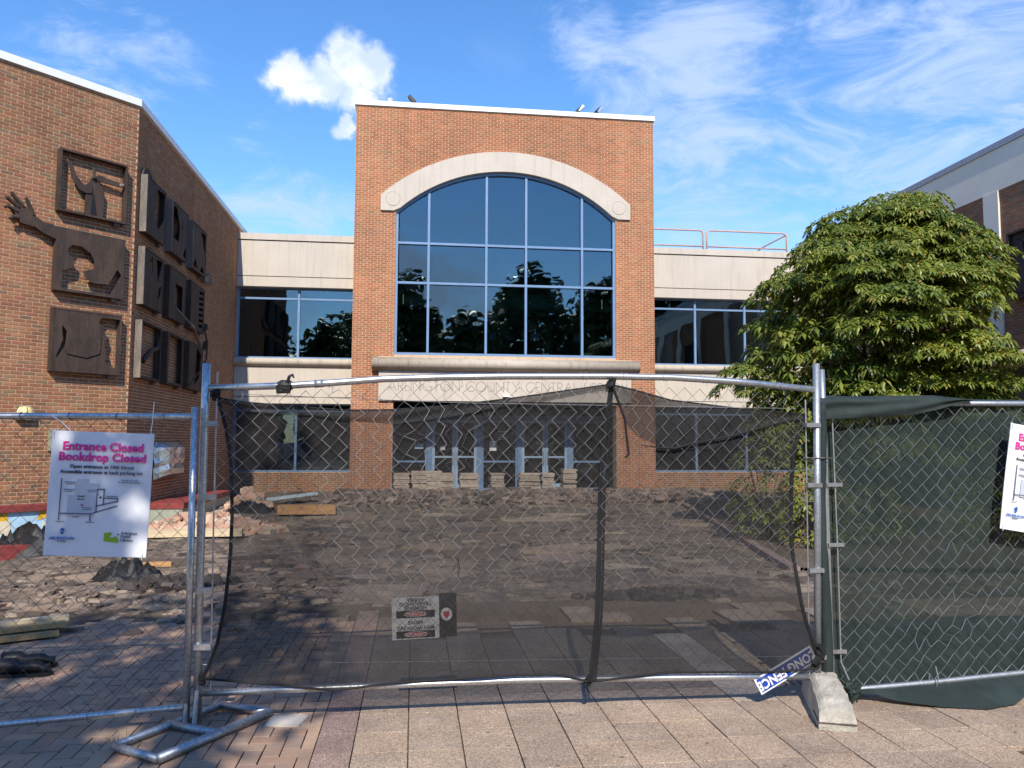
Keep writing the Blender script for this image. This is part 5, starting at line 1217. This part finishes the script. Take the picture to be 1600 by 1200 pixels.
# ------------------------------------------------------------------ signs
def closure_sign(loc, tilt, lab):
    t = thing('closure_sign', lab, 'sign', loc, (0, tilt, 0), 'closure signs tied to the fence'); w_, h = .572, .727
    P = [[(-w_/2+w_*i/8, .004*math.sin(i*.8+j*.5), -h/2+h*j/8) for i in range(9)] for j in range(9)]
    b = MB().grid(P); b.grid([[(x, y+.004, z) for x, y, z in row] for row in P]); b.build('board', 'paper', t, local=True)
    Yf = -.007
    text('Entrance Closed', .068, 'pink', t, .005, .275, Yf, bold=.0022, sx=1.0); text('Bookdrop Closed', .068, 'pink', t, .005, .213, Yf, bold=.0022, sx=1.0)
    text('Open entrance at 10th Street', .030, 'ink', t, .005, .158, Yf, bold=.0003, sx=1.0); text('Accessible entrance at back parking lot', .030, 'ink', t, .005, .126, Yf, bold=.0003, sx=.97)
    def bar(x0, z0, x1, z1, wd=.0065, m='inkgrey', nm='map_line'):
        p, q = Vector((x0, z0)), Vector((x1, z1)); d = (q-p).normalized(); n_ = Vector((-d.y, d.x))*wd/2; p = p-d*wd/2; q = q+d*wd/2
        MB().prism([tuple(p-n_), tuple(q-n_), tuple(q+n_), tuple(p+n_)], lambda a, b, d: (a, d, b), Yf-.0012, Yf).build(nm, m, t, local=True)
    for x0, z0, x1, z1, m in ((-.135, -.01, .0, .06, 'palegrey'), (-.17, -.13, -.02, -.01, 'palegrey'), (-.13, .06, -.06, .085, 'palegrey')):
        MB().box(x0, x1, Yf, Yf+.001, z0, z1).build('map_block', m, t, local=True)
    for L_ in ((-.213, .083, -.213, -.155), (-.213, -.117, -.04, -.117), (-.04, -.117, -.04, -.155), (-.04, -.117, .105, -.066), (-.01, -.105, -.01, .028), (-.01, .028, .028, .028), (.028, .028, .028, -.06), (-.01, -.07, .105, -.04), (.105, -.04, .105, -.024), (.105, -.024, .028, -.022)): bar(*L_)
    text('Central', .014, 'ink', t, -.10, -.015, Yf-.001); text('Library', .014, 'ink', t, -.10, -.032, Yf-.001)
    for x, z, w2 in ((-.165, .066, .06), (-.165, .055, .045), (-.165, .022, .06), (-.17, .012, .04), (-.04, .022, .05), (-.04, .012, .04), (-.06, -.082, .055), (-.06, -.092, .045), (-.12, -.135, .035), (.075, -.012, .06), (-.205, -.165, .045), (-.04, -.165, .045)): bar(x-w2/2, z, x+w2/2, z, .0035, 'inkgrey', 'printed_line')
    MB().box(-.095, -.085, Yf-.002, Yf, -.073, -.063).build('map_marker', 'red', t, local=True); MB().box(.004, .015, Yf-.002, Yf, -.025, -.014).build('map_marker', 'ink', t, local=True)
    text('Scan the QR code', .0125, 'inkgrey', t, .165, .085, Yf); text('for construction updates', .0125, 'inkgrey', t, .165, .072, Yf)
    # county emblem and wordmark, library emblem and wordmark
    MB().prism([(-.205, -.215), (-.188, -.198), (-.172, -.214), (-.183, -.222), (-.19, -.215)], lambda a, b, d: (a, d, b), Yf-.001, Yf).build('emblem', 'blueink', t, local=True)
    MB().prism([(-.206, -.219), (-.197, -.226), (-.188, -.219), (-.175, -.229), (-.189, -.240)], lambda a, b, d: (a, d, b), Yf-.001, Yf).build('emblem', 'blueink', t, local=True)
    text('ARLINGTON', .023, 'blueink', t, -.188, -.262, Yf, sx=1.05, bold=.0003); text('VIRGINIA', .012, 'blueink', t, -.188, -.279, Yf)
    MB().prism([(.045, -.225), (.085, -.222), (.088, -.235), (.075, -.245), (.078, -.255), (.098, -.250), (.108, -.242), (.128, -.262), (.126, -.282), (.045, -.272)], lambda a, b, d: (a, d, b), Yf-.001, Yf).build('emblem', 'greenink', t, local=True)
    MB().prism([(.118, -.232), (.126, -.226), (.126, -.241)], lambda a, b, d: (a, d, b), Yf-.001, Yf).build('emblem', 'ink', t, local=True)
    for k, s_ in enumerate(('Arlington', 'Public', 'Library')): text(s_, .024, 'inkgrey', t, .138, -.225-.02*k, Yf, align='LEFT')
    for x, z in ((-.275, .352), (.268, .345), (-.27, -.345), (.265, -.35)): MB().tube([(x, -.006, z-.03), (x, -.012, z), (x, .004, z+.02)], .0022, 5).build('cable_tie', 'white', t, local=True)
    return t
closure_sign((-1.835, 4.93, 1.381), R(1.9), 'white closure sign with pink heading tied to the left panel')
closure_sign((4.31, 4.96, 1.44), R(9), 'white closure sign cut off at the right photo edge')
for p in ([(-2.13, 4.945, 1.845), (-2.06, 4.93, 1.80), (-1.99, 4.93, 1.73)], [(-1.55, 4.94, 1.93), (-1.556, 4.94, 1.80), (-1.565, 4.93, 1.70)]):
    tag(MB().tube(p, .0028, 5).build('cable_tie', 'white'), 'long white cable tie at the '+('left' if p[0][0] < -2 else 'right')+' top corner of the closure sign', 'cable tie')
# danger sign, upside down, behind the net
ds = thing('danger_sign', 'upside down bilingual danger sign hanging behind the black net', 'sign', (.0, 5.055, .595), (0, R(-1.5), 0))
MB().box(-.122, .172, -.003, .003, -.13, .128).build('board', 'white', ds, local=True); MB().box(.172, .282, -.003, .003, -.125, .145).build('side_panel', 'black', ds, local=True)
for z0, s_ in ((-.122, 'DANGER'), (.002, 'PELIGRO')):
    MB().box(-.095, .145, -.0045, -.003, z0, z0+.044).build('header_bar', 'black', ds, local=True)
    MB().prism([(.025+.072*math.cos(q*math.pi/10), z0+.022+.0175*math.sin(q*math.pi/10)) for q in range(20)], lambda a, b, d: (a, d, b), -.006, -.0045).build('oval_border', 'white', ds, local=True)
    MB().prism([(.025+.068*math.cos(q*math.pi/10), z0+.022+.015*math.sin(q*math.pi/10)) for q in range(20)], lambda a, b, d: (a, d, b), -.007, -.006).build('oval', 'red', ds, local=True)
    text(s_, .031, 'white', ds, .025, z0+.022, -.0082, rot180=True, bold=.0004)
for s_, z in (('MEN WORKING', -.06), ('ABOVE', -.026), ('HOMBRES', .062), ('TRABAJANDO', .088), ('ARRIBA', .113)): text(s_, .032 if s_ != 'ABOVE' else .030, 'ink', ds, .025, z, -.0045, rot180=True, bold=.0005)
MB().prism([(.218+.036*math.cos(q*math.pi/10), .015+.04*math.sin(q*math.pi/10)) for q in range(20)], lambda a, b, d: (a, d, b), -.005, -.003).build('disc', 'white', ds, local=True)
MB().prism([(.2, .033), (.236, .033), (.236, .008), (.218, -.012), (.2, .008)], lambda a, b, d: (a, d, b), -.0065, -.005).build('arrow', 'red', ds, local=True)
# fence maker's plate, upside down, at the lower right corner of the net
tg = thing('maker_plate', 'blue and white name plate hanging upside down at the gate corner', 'sign', (2.43, 4.985, .225), (0, R(-28), 0))
MB().box(-.225, .215, -.003, .003, -.055, .055).build('plate', 'white', tg, local=True); MB().box(-.213, .203, -.0045, -.003, -.045, .045).build('field', 'royal', tg, local=True)
text('LONG FENCE', .085, 'white', tg, -.005, 0, -.006, rot180=True, bold=.002, sx=.86)
# camera emblem, loose wire twists
tw_ = thing('wire_twist', 'short black wire twist hanging in the net above the danger sign', 'wire', (.28, 5.0, .93))
MB().tube([(-.03, -.01, -.04), (0, -.015, .03), (.005, -.015, -.07)], .003, 5).build('strand', 'black', tw_, local=True); MB().tube([(0, -.015, .045), (.012, -.015, .0), (.012, -.015, -.03)], .003, 5).build('strand', 'black', tw_, local=True)
# weeds at the fence foot and grit in the joints
wd_ = MB()
for k in range(60):
    x = rnd.choice([rnd.gauss(-1.62, .06), rnd.gauss(-1.33, .03)]); y = rnd.gauss(4.78, .05) if x < -1.45 else rnd.gauss(5.0, .03)
    h = rnd.uniform(.02, .07); a_ = rnd.uniform(0, 6.28); wd_.add([(x, y, -.005), (x+.006*math.cos(a_), y+.006*math.sin(a_), -.005), (x+.03*math.cos(a_+.5), y+.03*math.sin(a_+.5), h)], [(0, 1, 2)])
o = wd_.build('joint_weeds', 'weed', kind='stuff'); o['label'] = 'small weeds sprouting between pavers at the fence foot'
patch = tag(MB().prism([(-.86, 4.97), (-.66, 4.94), (-.62, 5.1), (-.68, 5.15), (-.84, 5.12)], lambda a, b, d: (a, b, d), -.01, .008).build('cement_patch', 'precast'), 'pale cement patch in the pavers beside the steel fence foot', 'patch')
